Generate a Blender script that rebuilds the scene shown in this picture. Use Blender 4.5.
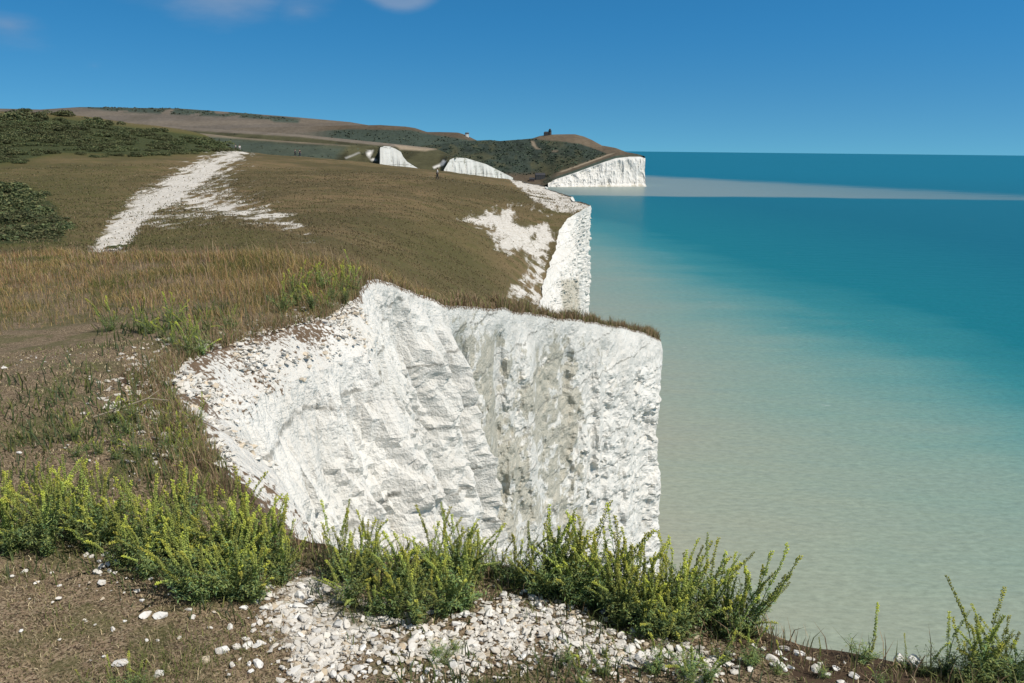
import bpy, math, random
import numpy as np
from mathutils import Vector, Matrix, geometry
random.seed(7)
RNG = np.random.default_rng(7)
R = math.radians

# ------------------------------------------------------------------ scene
for o in list(bpy.data.objects):
    bpy.data.objects.remove(o)
SC = bpy.context.scene
COL = SC.collection
W, H = 1024, 683
LENS, PITCH, ROLL, EYE = 28.0, 13.55, 0.6, 1.6
FPX = LENS / 36.0 * W
SEA_Z = -60.0

RM = np.array(Matrix.Rotation(R(90 - PITCH), 3, 'X') @ Matrix.Rotation(R(ROLL), 3, 'Z'))
CAMP = np.array([0, 0, EYE])


def ray(px, py):
    px = np.asarray(px, float); py = np.asarray(py, float)
    d = np.stack([(px - W / 2) / FPX, (H / 2 - py) / FPX, -np.ones_like(px + py)], -1)
    return d @ RM.T


def unproj(px, py, Y):
    """the world point seen at a photo position, at a given distance ahead"""
    d = ray(px, py)
    return CAMP + d * (np.asarray(Y, float) / d[..., 1])[..., None]


def proj(P):
    c = (np.asarray(P, float) - CAMP) @ RM
    zc = np.minimum(c[..., 2], -1e-3)
    return W / 2 + c[..., 0] / -zc * FPX, H / 2 - c[..., 1] / -zc * FPX


# ------------------------------------------------------------------ noise
_perm = np.random.default_rng(3).permutation(256)
_perm = np.concatenate([_perm, _perm, _perm])
_g = np.random.default_rng(4).normal(size=(256, 3))
_g /= np.linalg.norm(_g, axis=1)[:, None]


def _h(ix, iy, iz):
    return _perm[_perm[_perm[ix & 255] + (iy & 255)] + (iz & 255)]


def perlin(p):
    p = np.asarray(p, float)
    i = np.floor(p).astype(int); f = p - i
    u = f * f * f * (f * (f * 6 - 15) + 10)
    out = 0
    for dx in (0, 1):
        wx = u[:, 0] if dx else 1 - u[:, 0]
        for dy in (0, 1):
            wy = u[:, 1] if dy else 1 - u[:, 1]
            for dz in (0, 1):
                wz = u[:, 2] if dz else 1 - u[:, 2]
                g = _g[_h(i[:, 0] + dx, i[:, 1] + dy, i[:, 2] + dz)]
                out = out + wx * wy * wz * (g * (f - np.array([dx, dy, dz]))).sum(1)
    return out * 1.5


def fbm(p, oct=4, lac=2.05, gain=0.5):
    p = np.asarray(p, float); a = 1.0; s = 0; t = 0
    for k in range(oct):
        s = s + a * perlin(p + 17.3 * k); t += a
        p = p * lac; a *= gain
    return s / t * 1.6


def ridged(p, oct=4, gain=0.5):
    p = np.asarray(p, float); a = 1.0; s = 0; t = 0
    for k in range(oct):
        s = s + a * (1 - np.abs(perlin(p + 9.1 * k)) * 2); t += a
        p = p * 2.1; a *= gain
    return s / t


def worley(p):
    """F1, F2, id of a jittered cell pattern"""
    p = np.asarray(p, float)
    i = np.floor(p).astype(int); f = p - i
    f1 = np.full(len(p), 9.0); f2 = np.full(len(p), 9.0); idd = np.zeros(len(p))
    for dx in (-1, 0, 1):
        for dy in (-1, 0, 1):
            for dz in (-1, 0, 1):
                h = _h(i[:, 0] + dx, i[:, 1] + dy, i[:, 2] + dz)
                j = (_g[h] * 0.42 + 0.5) + np.array([dx, dy, dz]) - f
                d = np.sqrt((j * j).sum(1))
                m = d < f1
                f2 = np.where(m, f1, np.minimum(f2, d))
                idd = np.where(m, h, idd); f1 = np.where(m, d, f1)
    return f1, f2, idd / 255.0


def ss(a, b, x):
    t = np.clip((np.asarray(x, float) - a) / (b - a), 0, 1)
    return t * t * (3 - 2 * t)


def xy0(x, y, s):
    return np.stack([x * s, y * s, np.zeros_like(x)], -1)


def polymask(px, py, poly, soft):
    """about 1 well inside a polygon, 0.5 on its edge, 0 well outside"""
    poly = np.asarray(poly, float)
    n = len(poly); inside = np.zeros(len(px), bool); dmin = np.full(len(px), 1e9)
    for k in range(n):
        a = poly[k]; b = poly[(k + 1) % n]
        c = ((a[1] > py) != (b[1] > py))
        with np.errstate(divide='ignore', invalid='ignore'):
            xin = (b[0] - a[0]) * (py - a[1]) / (b[1] - a[1]) + a[0]
        inside ^= c & (px < xin)
        ab = b - a
        t = np.clip(((px - a[0]) * ab[0] + (py - a[1]) * ab[1]) / (ab @ ab + 1e-9), 0, 1)
        dmin = np.minimum(dmin, np.hypot(px - a[0] - t * ab[0], py - a[1] - t * ab[1]))
    sd = np.where(inside, dmin, -dmin)
    return np.clip(0.5 + sd / (2 * soft), 0, 1)


# ------------------------------------------------------------------ objects
def tag(o, label=None, cat=None, group=None, kind=None):
    if label: o['label'] = label
    if cat: o['category'] = cat
    if group: o['group'] = group
    if kind: o['kind'] = kind
    return o


def link(name, data, parent=None):
    o = bpy.data.objects.new(name, data)
    COL.objects.link(o)
    if parent is not None: o.parent = parent
    return o


def empty(name, loc=(0, 0, 0), rz=0.0, sc=1.0):
    o = link(name, None)
    o.location = loc; o.rotation_euler = (0, 0, rz); o.scale = (sc, sc, sc)
    o.empty_display_size = 0.1
    return o


def np_mesh(name, V, faces, mats, smooth=False, colors=None, matidx=None, attrs=None):
    """faces: list of integer arrays (n,3) / (n,4)"""
    me = bpy.data.meshes.new(name)
    V = np.asarray(V, np.float32)
    faces = [np.asarray(f, np.int32) for f in faces if len(f)]
    me.vertices.add(len(V)); me.vertices.foreach_set('co', V.ravel())
    tot = np.concatenate([np.full(len(f), f.shape[1], np.int32) for f in faces])
    loops = np.concatenate([f.ravel() for f in faces])
    me.loops.add(len(loops)); me.loops.foreach_set('vertex_index', loops)
    me.polygons.add(len(tot))
    start = np.concatenate([[0], np.cumsum(tot)[:-1]]).astype(np.int32)
    me.polygons.foreach_set('loop_start', start)
    me.polygons.foreach_set('use_smooth', np.full(len(tot), smooth, bool))
    for m in mats: me.materials.append(m)
    if matidx is not None: me.polygons.foreach_set('material_index', np.asarray(matidx, np.int32))
    if colors is not None:
        a = me.color_attributes.new('Col', 'FLOAT_COLOR', 'POINT')
        c = np.ones((len(V), 4), np.float32); c[:, :3] = colors
        a.data.foreach_set('color', c.ravel())
    for k, v in (attrs or {}).items():
        a = me.attributes.new(k, 'FLOAT', 'POINT')
        a.data.foreach_set('value', np.asarray(v, np.float32))
    me.update(calc_edges=True)
    me.validate()
    return me


def grid_faces(nr, nc):
    i = np.arange(nr - 1)[:, None] * nc + np.arange(nc - 1)[None, :]
    i = i.ravel()
    return np.stack([i, i + 1, i + nc + 1, i + nc], 1)


class MB:
    """collects shapes that become ONE mesh object"""
    def __init__(s):
        s.V = []; s.F = {3: [], 4: []}; s.C = []; s.n = 0

    def add(s, V, F, col=None):
        V = np.asarray(V, float); F = np.asarray(F, int)
        s.V.append(V); s.F[F.shape[1]].append(F + s.n)
        s.C.append(np.tile(np.asarray(col if col is not None else (1, 1, 1), float), (len(V), 1)) if np.ndim(col) < 2 else np.asarray(col))
        s.n += len(V)

    def box(s, c, d, rz=0, col=None):
        x, y, z = np.array(d) / 2
        V = np.array([[-x, -y, -z], [x, -y, -z], [x, y, -z], [-x, y, -z], [-x, -y, z], [x, -y, z], [x, y, z], [-x, y, z]])
        cs, sn = math.cos(rz), math.sin(rz)
        V = V @ np.array([[cs, sn, 0], [-sn, cs, 0], [0, 0, 1]]) + np.array(c)
        s.add(V, [[0, 3, 2, 1], [4, 5, 6, 7], [0, 1, 5, 4], [1, 2, 6, 5], [2, 3, 7, 6], [3, 0, 4, 7]], col)

    def tube(s, pts, rad, sides=5, col=None):
        pts = np.asarray(pts, float); n = len(pts)
        rad = np.broadcast_to(np.asarray(rad, float), (n,))
        T = np.gradient(pts, axis=0); T /= np.linalg.norm(T, axis=1)[:, None] + 1e-9
        A = np.cross(T, [0.31, 0.92, 0.21]); A /= np.linalg.norm(A, axis=1)[:, None] + 1e-9
        B = np.cross(T, A)
        an = np.arange(sides) / sides * 2 * math.pi
        V = pts[:, None] + rad[:, None, None] * (np.cos(an)[None, :, None] * A[:, None] + np.sin(an)[None, :, None] * B[:, None])
        V = V.reshape(-1, 3); F = []
        for i in range(n - 1):
            for k in range(sides):
                k2 = (k + 1) % sides
                F.append([i * sides + k, i * sides + k2, (i + 1) * sides + k2, (i + 1) * sides + k])
        s.add(V, F, col)

    def lathe(s, prof, c=(0, 0, 0), sides=16, col=None):
        an = np.arange(sides) / sides * 2 * math.pi
        V = np.array([[r * math.cos(a), r * math.sin(a), z] for r, z in prof for a in an]) + np.array(c)
        F = []
        for i in range(len(prof) - 1):
            for k in range(sides):
                k2 = (k + 1) % sides
                F.append([i * sides + k, i * sides + k2, (i + 1) * sides + k2, (i + 1) * sides + k])
        s.add(V, F, col)

    def mesh(s, name, mats, smooth=False, colors=True):
        return np_mesh(name, np.concatenate(s.V), [np.concatenate(f) for f in s.F.values() if f], mats, smooth,
                       np.concatenate(s.C) if colors else None)

    def build(s, name, mats, parent=None, smooth=False):
        return link(name, s.mesh(name, mats, smooth), parent)


# ------------------------------------------------------------------ materials
class NT:
    def __init__(s, name):
        s.m = bpy.data.materials.new(name); s.m.use_nodes = True
        s.t = s.m.node_tree; s.t.nodes.clear()
        s.out = s.n('ShaderNodeOutputMaterial')

    def n(s, typ, **kw):
        nd = s.t.nodes.new(typ)
        for k, v in kw.items():
            if k.startswith('i_'):
                nd.inputs[k[2:]].default_value = v
            else: setattr(nd, k, v)
        return nd

    def l(s, a, b): s.t.links.new(a, b); return b

    def set(s, sock, v):
        if isinstance(v, (int, float)): sock.default_value = v
        elif isinstance(v, (tuple, list)): sock.default_value = tuple(v) + ((1,) if len(v) == 3 and sock.type == 'RGBA' else ())
        else: s.l(v, sock)

    def math(s, op, a, b=0.0, c=0.0, clamp=False):
        nd = s.n('ShaderNodeMath', operation=op); nd.use_clamp = clamp
        for k, v in enumerate((a, b, c)): s.set(nd.inputs[k], v)
        return nd.outputs[0]

    def mix(s, f, a, b, blend='MIX'):
        nd = s.n('ShaderNodeMix', data_type='RGBA', blend_type=blend)
        s.set(nd.inputs[0], f); s.set(nd.inputs[6], a); s.set(nd.inputs[7], b)
        return nd.outputs[2]

    def step(s, v, a, b):
        nd = s.n('ShaderNodeMapRange', interpolation_type='SMOOTHSTEP')
        s.set(nd.inputs['Value'], v); nd.inputs['From Min'].default_value = a; nd.inputs['From Max'].default_value = b
        return nd.outputs[0]

    def pos(s):
        return s.n('ShaderNodeNewGeometry').outputs['Position']

    def noise(s, scale, detail=4, rough=0.55, vec=None, stretch=None, dist=0.0):
        if vec is None: vec = s.pos()
        if stretch:
            mp = s.n('ShaderNodeMapping'); mp.inputs['Scale'].default_value = stretch
            s.l(vec, mp.inputs['Vector']); vec = mp.outputs[0]
        nd = s.n('ShaderNodeTexNoise'); s.l(vec, nd.inputs['Vector'])
        nd.inputs['Scale'].default_value = scale; nd.inputs['Detail'].default_value = detail
        nd.inputs['Roughness'].default_value = rough; nd.inputs['Distortion'].default_value = dist
        return nd.outputs['Fac']

    def voro(s, scale, feature='F1', vec=None, rand=1.0):
        nd = s.n('ShaderNodeTexVoronoi', feature=feature)
        s.l(vec if vec is not None else s.pos(), nd.inputs['Vector']); nd.inputs['Scale'].default_value = scale
        nd.inputs['Randomness'].default_value = rand
        return nd

    def attr(s, name):
        nd = s.n('ShaderNodeAttribute'); nd.attribute_name = name
        return nd

    def bump(s, h, dist, strength=1.0, normal=None):
        nd = s.n('ShaderNodeBump'); s.set(nd.inputs['Height'], h)
        nd.inputs['Distance'].default_value = dist; nd.inputs['Strength'].default_value = strength
        if normal is not None: s.l(normal, nd.inputs['Normal'])
        return nd.outputs[0]

    def bsdf(s, col, rough=0.9, spec=0.2, normal=None):
        nd = s.n('ShaderNodeBsdfPrincipled')
        s.set(nd.inputs['Base Color'], col); s.set(nd.inputs['Roughness'], rough)
        nd.inputs['Specular IOR Level'].default_value = spec
        if normal is not None: s.l(normal, nd.inputs['Normal'])
        return nd

    def done(s, sh):
        s.l(sh, s.out.inputs['Surface']); return s.m


def mat_plain(name, col, rough=0.8, spec=0.2, var=0.15, scale=8.0):
    t = NT(name)
    n = t.noise(scale, 4)
    c = t.mix(t.math('MULTIPLY', n, var * 2), col, tuple(x * 0.5 for x in col))
    return t.done(t.bsdf(c, rough, spec).outputs[0])


def mat_leaf(name, rough=0.65, transl=0.3, gain=1.0, spec=0.25):
    """plant tissue: the mesh's own colours, some light passing through"""
    t = NT(name)
    a = t.attr('Col').outputs['Color']
    info = t.n('ShaderNodeObjectInfo')
    hs = t.n('ShaderNodeHueSaturation')
    t.l(a, hs.inputs['Color'])
    t.l(t.math('MULTIPLY_ADD', info.outputs['Random'], 0.5 * gain, 0.75 * gain), hs.inputs['Value'])
    t.l(t.math('MULTIPLY_ADD', info.outputs['Random'], 0.03, 0.485), hs.inputs['Hue'])
    b = t.bsdf(hs.outputs[0], rough, spec)
    tr = t.n('ShaderNodeBsdfTranslucent'); t.l(hs.outputs[0], tr.inputs['Color'])
    mx = t.n('ShaderNodeMixShader'); mx.inputs[0].default_value = transl
    t.l(b.outputs[0], mx.inputs[1]); t.l(tr.outputs[0], mx.inputs[2])
    return t.done(mx.outputs[0])


def mat_chalk(name, near=True):
    """cliff chalk; attributes: grey (grey-beige chalk tone, plus a painted recess shadow), soil (earth washed over it)"""
    t = NT(name)
    P = t.pos()
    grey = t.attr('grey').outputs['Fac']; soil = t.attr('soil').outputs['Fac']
    k = 1.0 if near else 0.12
    n1 = t.noise(1.1 * k, 5, 0.6, stretch=(1, 1, 0.55))
    n2 = t.noise(5.0 * k, 5, 0.65)
    n3 = t.noise(24.0 * k, 4, 0.6)
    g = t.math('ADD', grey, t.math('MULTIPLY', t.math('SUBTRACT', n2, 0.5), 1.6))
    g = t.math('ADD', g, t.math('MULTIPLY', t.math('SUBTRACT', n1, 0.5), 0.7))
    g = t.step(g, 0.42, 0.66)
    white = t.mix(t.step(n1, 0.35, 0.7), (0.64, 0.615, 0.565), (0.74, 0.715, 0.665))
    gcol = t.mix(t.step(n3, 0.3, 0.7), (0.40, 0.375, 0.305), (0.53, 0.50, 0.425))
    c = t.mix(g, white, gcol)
    # rusty / ochre washes
    r = t.step(t.noise(0.45 * k, 3), 0.62, 0.75)
    c = t.mix(t.math('MULTIPLY', r, 0.22), c, (0.55, 0.45, 0.30))
    # dark flint specks and pits
    v = t.voro(7.0 * k)
    fl = t.math('MULTIPLY', t.math('SUBTRACT', 1.0, t.step(v.outputs['Distance'], 0.03, 0.08)), t.step(n2, 0.52, 0.6))
    c = t.mix(t.math('MULTIPLY', fl, 0.5), c, (0.16, 0.15, 0.13))
    # bedding seams, thin dark lines about a metre apart, broken up
    sep = t.n('ShaderNodeSeparateXYZ'); t.l(P, sep.inputs[0])
    zz = t.math('ADD', t.math('MULTIPLY', sep.outputs[2], 0.9 * k), t.math('MULTIPLY', n1, 0.5))
    fr = t.math('ABSOLUTE', t.math('SUBTRACT', t.math('FRACT', zz), 0.5))
    ln = t.math('MULTIPLY', t.math('SUBTRACT', 1.0, t.step(fr, 0.008, 0.035)), t.step(n2, 0.36, 0.55))
    c = t.mix(t.math('MULTIPLY', ln, 0.85), c, (0.26, 0.25, 0.22))
    # earth
    so = t.step(t.math('ADD', soil, t.math('MULTIPLY', t.math('SUBTRACT', n3, 0.5), 1.3)), 0.45, 0.6)
    c = t.mix(so, c, t.mix(n2, (0.10, 0.065, 0.04), (0.22, 0.16, 0.11)))
    hgt = t.math('ADD', t.math('MULTIPLY', n3, 0.5), n2)
    bn = t.bump(hgt, 0.10 / k * (1 if near else 0.25), 0.75)
    return t.done(t.bsdf(c, 0.95, 0.1, bn).outputs[0])


def mat_terrain():
    t = NT('downland_turf')
    chalk = t.attr('chalk').outputs['Fac']; green = t.attr('green').outputs['Fac']
    soil = t.attr('soil').outputs['Fac']; far = t.attr('far').outputs['Fac']
    nA = t.noise(0.045, 5, 0.65); nB = t.noise(0.45, 5, 0.6, stretch=(0.6, 1.3, 1)); nC = t.noise(3.2, 4, 0.65)
    nD = t.noise(22.0, 5, 0.7); nE = t.noise(120.0, 3, 0.7)
    # distant grazed turf
    f1 = t.mix(t.step(nA, 0.40, 0.60), (0.105, 0.086, 0.042), (0.195, 0.138, 0.075))
    f1 = t.mix(t.math('MULTIPLY', t.step(t.math('ADD', t.math('MULTIPLY', nB, 0.6), t.math('MULTIPLY', nA, 0.4)), 0.46, 0.62), 0.65), f1, (0.080, 0.082, 0.030))
    f1 = t.mix(t.math('MULTIPLY', t.step(nC, 0.5, 0.7), 0.5), f1, (0.060, 0.053, 0.026))
    f1 = t.mix(t.math('MULTIPLY', green, 0.85, clamp=True), f1, t.mix(nB, (0.066, 0.072, 0.025), (0.108, 0.100, 0.037)))
    # the mat of dead grass, moss and crumbs of earth at the feet
    nM = t.noise(30.0, 6, 0.8)
    m1 = t.mix(t.step(nM, 0.35, 0.62), (0.075, 0.052, 0.036), (0.27, 0.195, 0.13))
    m1 = t.mix(t.step(nE, 0.45, 0.7), m1, (0.26, 0.19, 0.125))
    cr = t.voro(170.0); crc = t.n('ShaderNodeSeparateXYZ'); t.l(cr.outputs['Color'], crc.inputs[0])
    m1 = t.mix(t.math('MULTIPLY', t.step(crc.outputs[0], 0.55, 0.85), 0.8), m1, (0.34, 0.27, 0.185))
    m1 = t.mix(t.math('MULTIPLY', t.step(crc.outputs[1], 0.6, 0.85), 0.85), m1, (0.030, 0.020, 0.014))
    m1 = t.mix(t.math('MULTIPLY', t.step(crc.outputs[2], 0.6, 0.9), 0.5), m1, (0.085, 0.085, 0.034))
    m1 = t.mix(t.math('MULTIPLY', t.step(t.noise(2.2, 5, 0.65), 0.48, 0.60), 0.6), m1, (0.085, 0.088, 0.034))
    f1 = t.mix(t.step(green, 1.05, 1.35), f1, t.mix(t.step(nC, 0.4, 0.65), (0.034, 0.044, 0.019), (0.085, 0.094, 0.038)))
    c = t.mix(far, m1, f1)
    # bare earth
    so = t.step(t.math('ADD', soil, t.math('MULTIPLY', t.math('SUBTRACT', nC, 0.5), 0.9)), 0.42, 0.6)
    c = t.mix(so, c, t.mix(nD, (0.035, 0.024, 0.017), (0.11, 0.075, 0.05)))
    # chalk worn through
    nP = t.noise(0.5, 5, 0.65, stretch=(1.7, 0.35, 1))
    w = t.math('ADD', t.math('MULTIPLY', t.math('SUBTRACT', nP, 0.5), 1.9), t.math('MULTIPLY', t.math('SUBTRACT', nC, 0.5), 0.6))
    w = t.math('ADD', w, t.math('MULTIPLY', t.math('MULTIPLY', t.math('SUBTRACT', nD, 0.5), 1.2), t.math('SUBTRACT', 1.0, far)))
    ch = t.step(t.math('ADD', chalk, w), 0.45, 0.78)
    ch = t.math('MULTIPLY', ch, t.step(chalk, 0.02, 0.2))
    c = t.mix(ch, c, t.mix(t.step(nC, 0.3, 0.7), (0.50, 0.455, 0.39), (0.68, 0.65, 0.60)))
    hN = t.math('ADD', t.math('ADD', t.math('MULTIPLY', nD, 0.35), t.math('MULTIPLY', nE, 0.6)), t.math('MULTIPLY', cr.outputs['Distance'], -0.15))
    b1 = t.bump(hN, 0.006, 0.5)
    hF = t.math('ADD', t.math('MULTIPLY', nC, 0.6), nB)
    nd = t.n('ShaderNodeBump'); t.l(hF, nd.inputs['Height']); nd.inputs['Distance'].default_value = 0.5
    t.l(t.math('MULTIPLY', far, 0.7), nd.inputs['Strength']); t.l(b1, nd.inputs['Normal'])
    return t.done(t.bsdf(c, 0.95, 0.1, nd.outputs[0]).outputs[0])


def mat_farland():
    t = NT('far_downland')
    a = t.attr('Col').outputs['Color']
    n = t.noise(0.012, 5, 0.6); n2 = t.noise(0.09, 4, 0.65)
    v = t.math('MULTIPLY_ADD', n, 0.7, 0.65)
    v = t.math('MULTIPLY', v, t.math('MULTIPLY_ADD', n2, 0.9, 0.55))
    c = t.mix(1.0, a, v, 'MULTIPLY')
    return t.done(t.bsdf(c, 0.95, 0.1, t.bump(t.math('ADD', n, n2), 4.0, 0.5)).outputs[0])


def mat_sea():
    t = NT('sea_water')
    P = t.pos()
    sep = t.n('ShaderNodeSeparateXYZ'); t.l(P, sep.inputs[0])
    X, Y = sep.outputs[0], sep.outputs[1]
    nbig = t.noise(0.006, 4, 0.55, stretch=(1.0, 0.45, 1)); nmid = t.noise(0.03, 4, 0.6, stretch=(0.5, 1.4, 1))
    d = t.math('ADD', X, t.math('MULTIPLY', t.math('SUBTRACT', Y, 200.0), 0.15))
    d = t.math('ADD', d, t.math('MULTIPLY', t.math('SUBTRACT', nbig, 0.5), 95.0))
    d = t.math('ADD', d, t.math('MULTIPLY', t.math('SUBTRACT', nmid, 0.5), 50.0))
    rp = t.n('ShaderNodeValToRGB')
    t.l(t.math('MULTIPLY', d, 1 / 400.0, clamp=True), rp.inputs[0])
    el = rp.color_ramp.elements
    ST = [(0.0, (0.29, 0.285, 0.225)), (0.10, (0.255, 0.30, 0.238)), (0.20, (0.195, 0.295, 0.243)), (0.27, (0.110, 0.260, 0.235)), (0.34, (0.035, 0.205, 0.210)),
          (0.43, (0.006, 0.150, 0.170)), (1.0, (0.002, 0.108, 0.138))]
    el[0].position, el[0].color = ST[0][0], ST[0][1] + (1,)
    el[1].position, el[1].color = ST[-1][0], ST[-1][1] + (1,)
    for p_, c_ in ST[1:-1]:
        e = el.new(p_); e.color = c_ + (1,)
    c = rp.outputs[0]
    # distance: open water is darker and bluer
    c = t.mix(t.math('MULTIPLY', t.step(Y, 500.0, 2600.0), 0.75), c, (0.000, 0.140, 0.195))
    # chalk-clouded bar along the far headland
    edge = t.math('ADD', Y, t.math('MULTIPLY', t.math('SUBTRACT', nbig, 0.5), 60.0))
    near = t.step(edge, 1120.0, 1160.0)
    fary = t.math('SUBTRACT', 2850.0, t.math('MULTIPLY', X, 1.75))
    farm = t.step(t.math('SUBTRACT', t.math('ADD', fary, t.math('MULTIPLY', t.math('SUBTRACT', nmid, 0.5), 500.0)), Y), 0.0, 420.0)
    bar = t.math('MULTIPLY', t.math('MULTIPLY', near, farm), t.math('SUBTRACT', 0.88, t.math('MULTIPLY', t.step(X, 250.0, 900.0), 0.5)))
    c = t.mix(bar, c, (0.235, 0.280, 0.245))
    # ripple tone and sparse whitecaps
    rip = t.noise(0.75, 6, 0.7, stretch=(0.7, 1.5, 1))
    c = t.mix(0.6, c, t.math('MULTIPLY_ADD', rip, 1.6, 0.22), 'MULTIPLY')
    wc = t.noise(0.22, 3, 0.6, stretch=(0.35, 1.3, 1), dist=0.4)
    sp = t.noise(0.025, 2, 0.5)
    wcm = t.math('MULTIPLY', t.step(wc, 0.72, 0.77), t.step(sp, 0.45, 0.6))
    c = t.mix(t.math('MULTIPLY', wcm, 0.6), c, (0.7, 0.72, 0.7))
    h = t.math('ADD', t.noise(0.12, 3, 0.5, stretch=(0.6, 1.4, 1)), t.math('MULTIPLY', t.noise(0.9, 4, 0.6, stretch=(0.6, 1.4, 1)), 0.25))
    return t.done(t.bsdf(c, 0.30, 0.13, t.bump(h, 1.0, 0.35)).outputs[0])


def mat_stone():
    t = NT('loose_chalk')
    info = t.n('ShaderNodeObjectInfo'); a = t.attr('Col').outputs['Color']
    n = t.noise(60.0, 4, 0.6)
    n2 = t.noise(14.0, 3, 0.6)
    c = t.mix(info.outputs['Random'], (0.76, 0.745, 0.71), (0.60, 0.56, 0.50))
    c = t.mix(1.0, c, a, 'MULTIPLY')
    c = t.mix(t.math('MULTIPLY', t.step(n2, 0.56, 0.72), 0.45), c, (0.42, 0.34, 0.24))
    return t.done(t.bsdf(c, 0.95, 0.1, t.bump(n, 0.006, 0.5)).outputs[0])


M_CHALK = mat_chalk('cliff_chalk', True)
M_CHALKF = mat_chalk('distant_chalk', False)
M_TERR = mat_terrain()
M_FAR = mat_farland()
M_SEA = mat_sea()
M_STONE = mat_stone()
M_LEAF = mat_leaf('weed_tissue', 0.6, 0.42, 1.32)
M_GRASS = mat_leaf('grass_blades', 0.7, 0.25)
M_SCRUB = mat_leaf('scrub_leaves', 0.7, 0.15)

# ------------------------------------------------------------------ the coast and the lie of the land
# rim of the cliff, right to left round the near cove, out along the far side of it, into the next dip and up to the next crest:
# (photo x, photo y, distance) or a world point, then outward direction, then a profile name
RIM = [
    ((14.0, -16.0), (1, -.2), 'sheer'), ((8.5, -7.0), (.9, .2), 'sheer'), ((4.6, 0.2), (.8, .5), 'sheer'), ((2.5, 1.75), (.5, .9), 'sheer'),
    ((1010, 676, 0), (.3, 1), 'sheer'), ((900, 664, 0), (.2, 1), 'sheer'), ((800, 648, 0), (.2, 1), 'sheer'), ((740, 622, 0), (.2, 1), 'sheer'),
    ((660, 594, 0), (.1, 1), 'sheer'), ((560, 574, 0), (.0, 1), 'sheer'), ((440, 560, 0), (0, 1), 'sheer'), ((345, 550, 0), (.25, 1), 'sheer'),
    ((292, 538, 0), (.6, .8), 'steep'), ((248, 496, 0), (.85, .5), 'steep'), ((222, 460, 0), (.95, .2), 'rub'), ((196, 418, 0), (.97, .1), 'rub'),
    ((176, 388, 5.45), (.98, -.1), 'rub'), ((188, 366, 6.1), (.95, -.2), 'rub'), ((232, 346, 6.9), (.9, -.3), 'rub'), ((290, 328, 7.7), (.9, -.35), 'rub'),
    ((338, 312, 8.6), (.93, -.3), 'rub'), ((362, 292, 10.0), (.97, -.2), 'rib'), ((372, 279, 11.6), (.98, -.2), 'spur'), ((400, 286, 12.8), (.95, -.3), 'spur'),
    ((428, 293, 13.8), (.95, -.3), 'spur'), ((439, 302, 14.5), (.93, -.36), 'spur'), ((445, 303.6, 14.9), (.35, -1), 'wall'), ((464, 305, 15.9), (.3, -1), 'wall'), ((500, 309, 18.0), (.3, -1), 'wall'),
    ((545, 316, 21.0), (.3, -1), 'wall'), ((590, 322, 24.0), (.3, -1), 'wall'), ((630, 330, 27.0), (.35, -1), 'wall'), ((652, 336, 28.8), (.6, -.8), 'wall'),
    ((662, 340, 30.0), (1, 0), 'tip'), ((5.9, 32.2), (.9, .6), 'tip'), ((4.4, 35.0), (.4, .9), 'sheer'), ((1.8, 42.0), (.5, .8), 'sheer'),
    ((1.6, 54.0), (.9, .2), 'scar'), ((541, 309, 68.0), (.95, -.1), 'scar'), ((546, 286, 78.0), (.95, -.15), 'scar'), ((551, 262, 88.0), (.95, -.2), 'scar'),
    ((557, 240, 97.0), (.9, -.3), 'scar'), ((566, 222, 105.0), (.85, -.4), 'scar'), ((577, 211, 111.0), (.9, -.3), 'tip'), ((588, 207, 117.0), (1, .1), 'tip'),
    ((571, 198, 138.0), (.9, .3), 'sheer'), ((572, 196.5, 146.0), (1, 0), 'sheer'), ((546, 188, 166.0), (.9, .3), 'sheer'), ((548, 187, 176.0), (1, 0), 'sheer'),
    ((522, 181.5, 200.0), (.9, .3), 'sheer'), ((510, 181, 225.0), (.9, .3), 'sheer'), ((-12, 290.0), (.9, .3), 'sheer'), ((-50, 370.0), (.9, .3), 'sheer'),
]
# outward offset for a drop below the rim (metres)
PROF = {
    'spur': [(0, 0), (.12, .06), (.5, .15), (1.5, .40), (4, .92), (8, 1.5), (60, 5)],
    'sheer': [(0, 0), (.25, .10), (1, .3), (4, .8), (12, 1.6), (60, 4)],
    'steep': [(0, 0), (.25, .20), (1, .55), (3, 1.3), (8, 2.0), (60, 4)],
    'rub': [(0, 0), (.10, .15), (.35, .42), (1.2, .80), (3, 1.4), (8, 2.2), (60, 5)],
    'rib': [(0, 0), (.12, .07), (.5, .24), (1.5, .62), (4, 1.45), (8, 2.3), (60, 5)],
    'wall': [(0, 0), (.3, .06), (1, .12), (4, .35), (12, .8), (60, 4)],
    'tip': [(0, 0), (.4, .10), (1, .1), (4, -.1), (12, -.3), (40, -1.0), (60, 0)],
    'scar': [(0, 0), (1.0, .9), (3, 1.7), (8, 2.3), (20, 2.6), (60, 6)],
}
rim_xy, rim_z = [], []
for p, o, k in RIM:
    if len(p) == 2:
        rim_xy.append(p); rim_z.append(None)
    elif p[2] == 0:      # on the near ground, taken as level
        d = ray(p[0], p[1]); q = CAMP + d * (-EYE / d[2])
        rim_xy.append(tuple(q[:2])); rim_z.append(0.0)
    else:
        q = unproj(p[0], p[1], p[2]); rim_xy.append(tuple(q[:2])); rim_z.append(q[2])
rim_xy = np.array(rim_xy)

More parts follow.
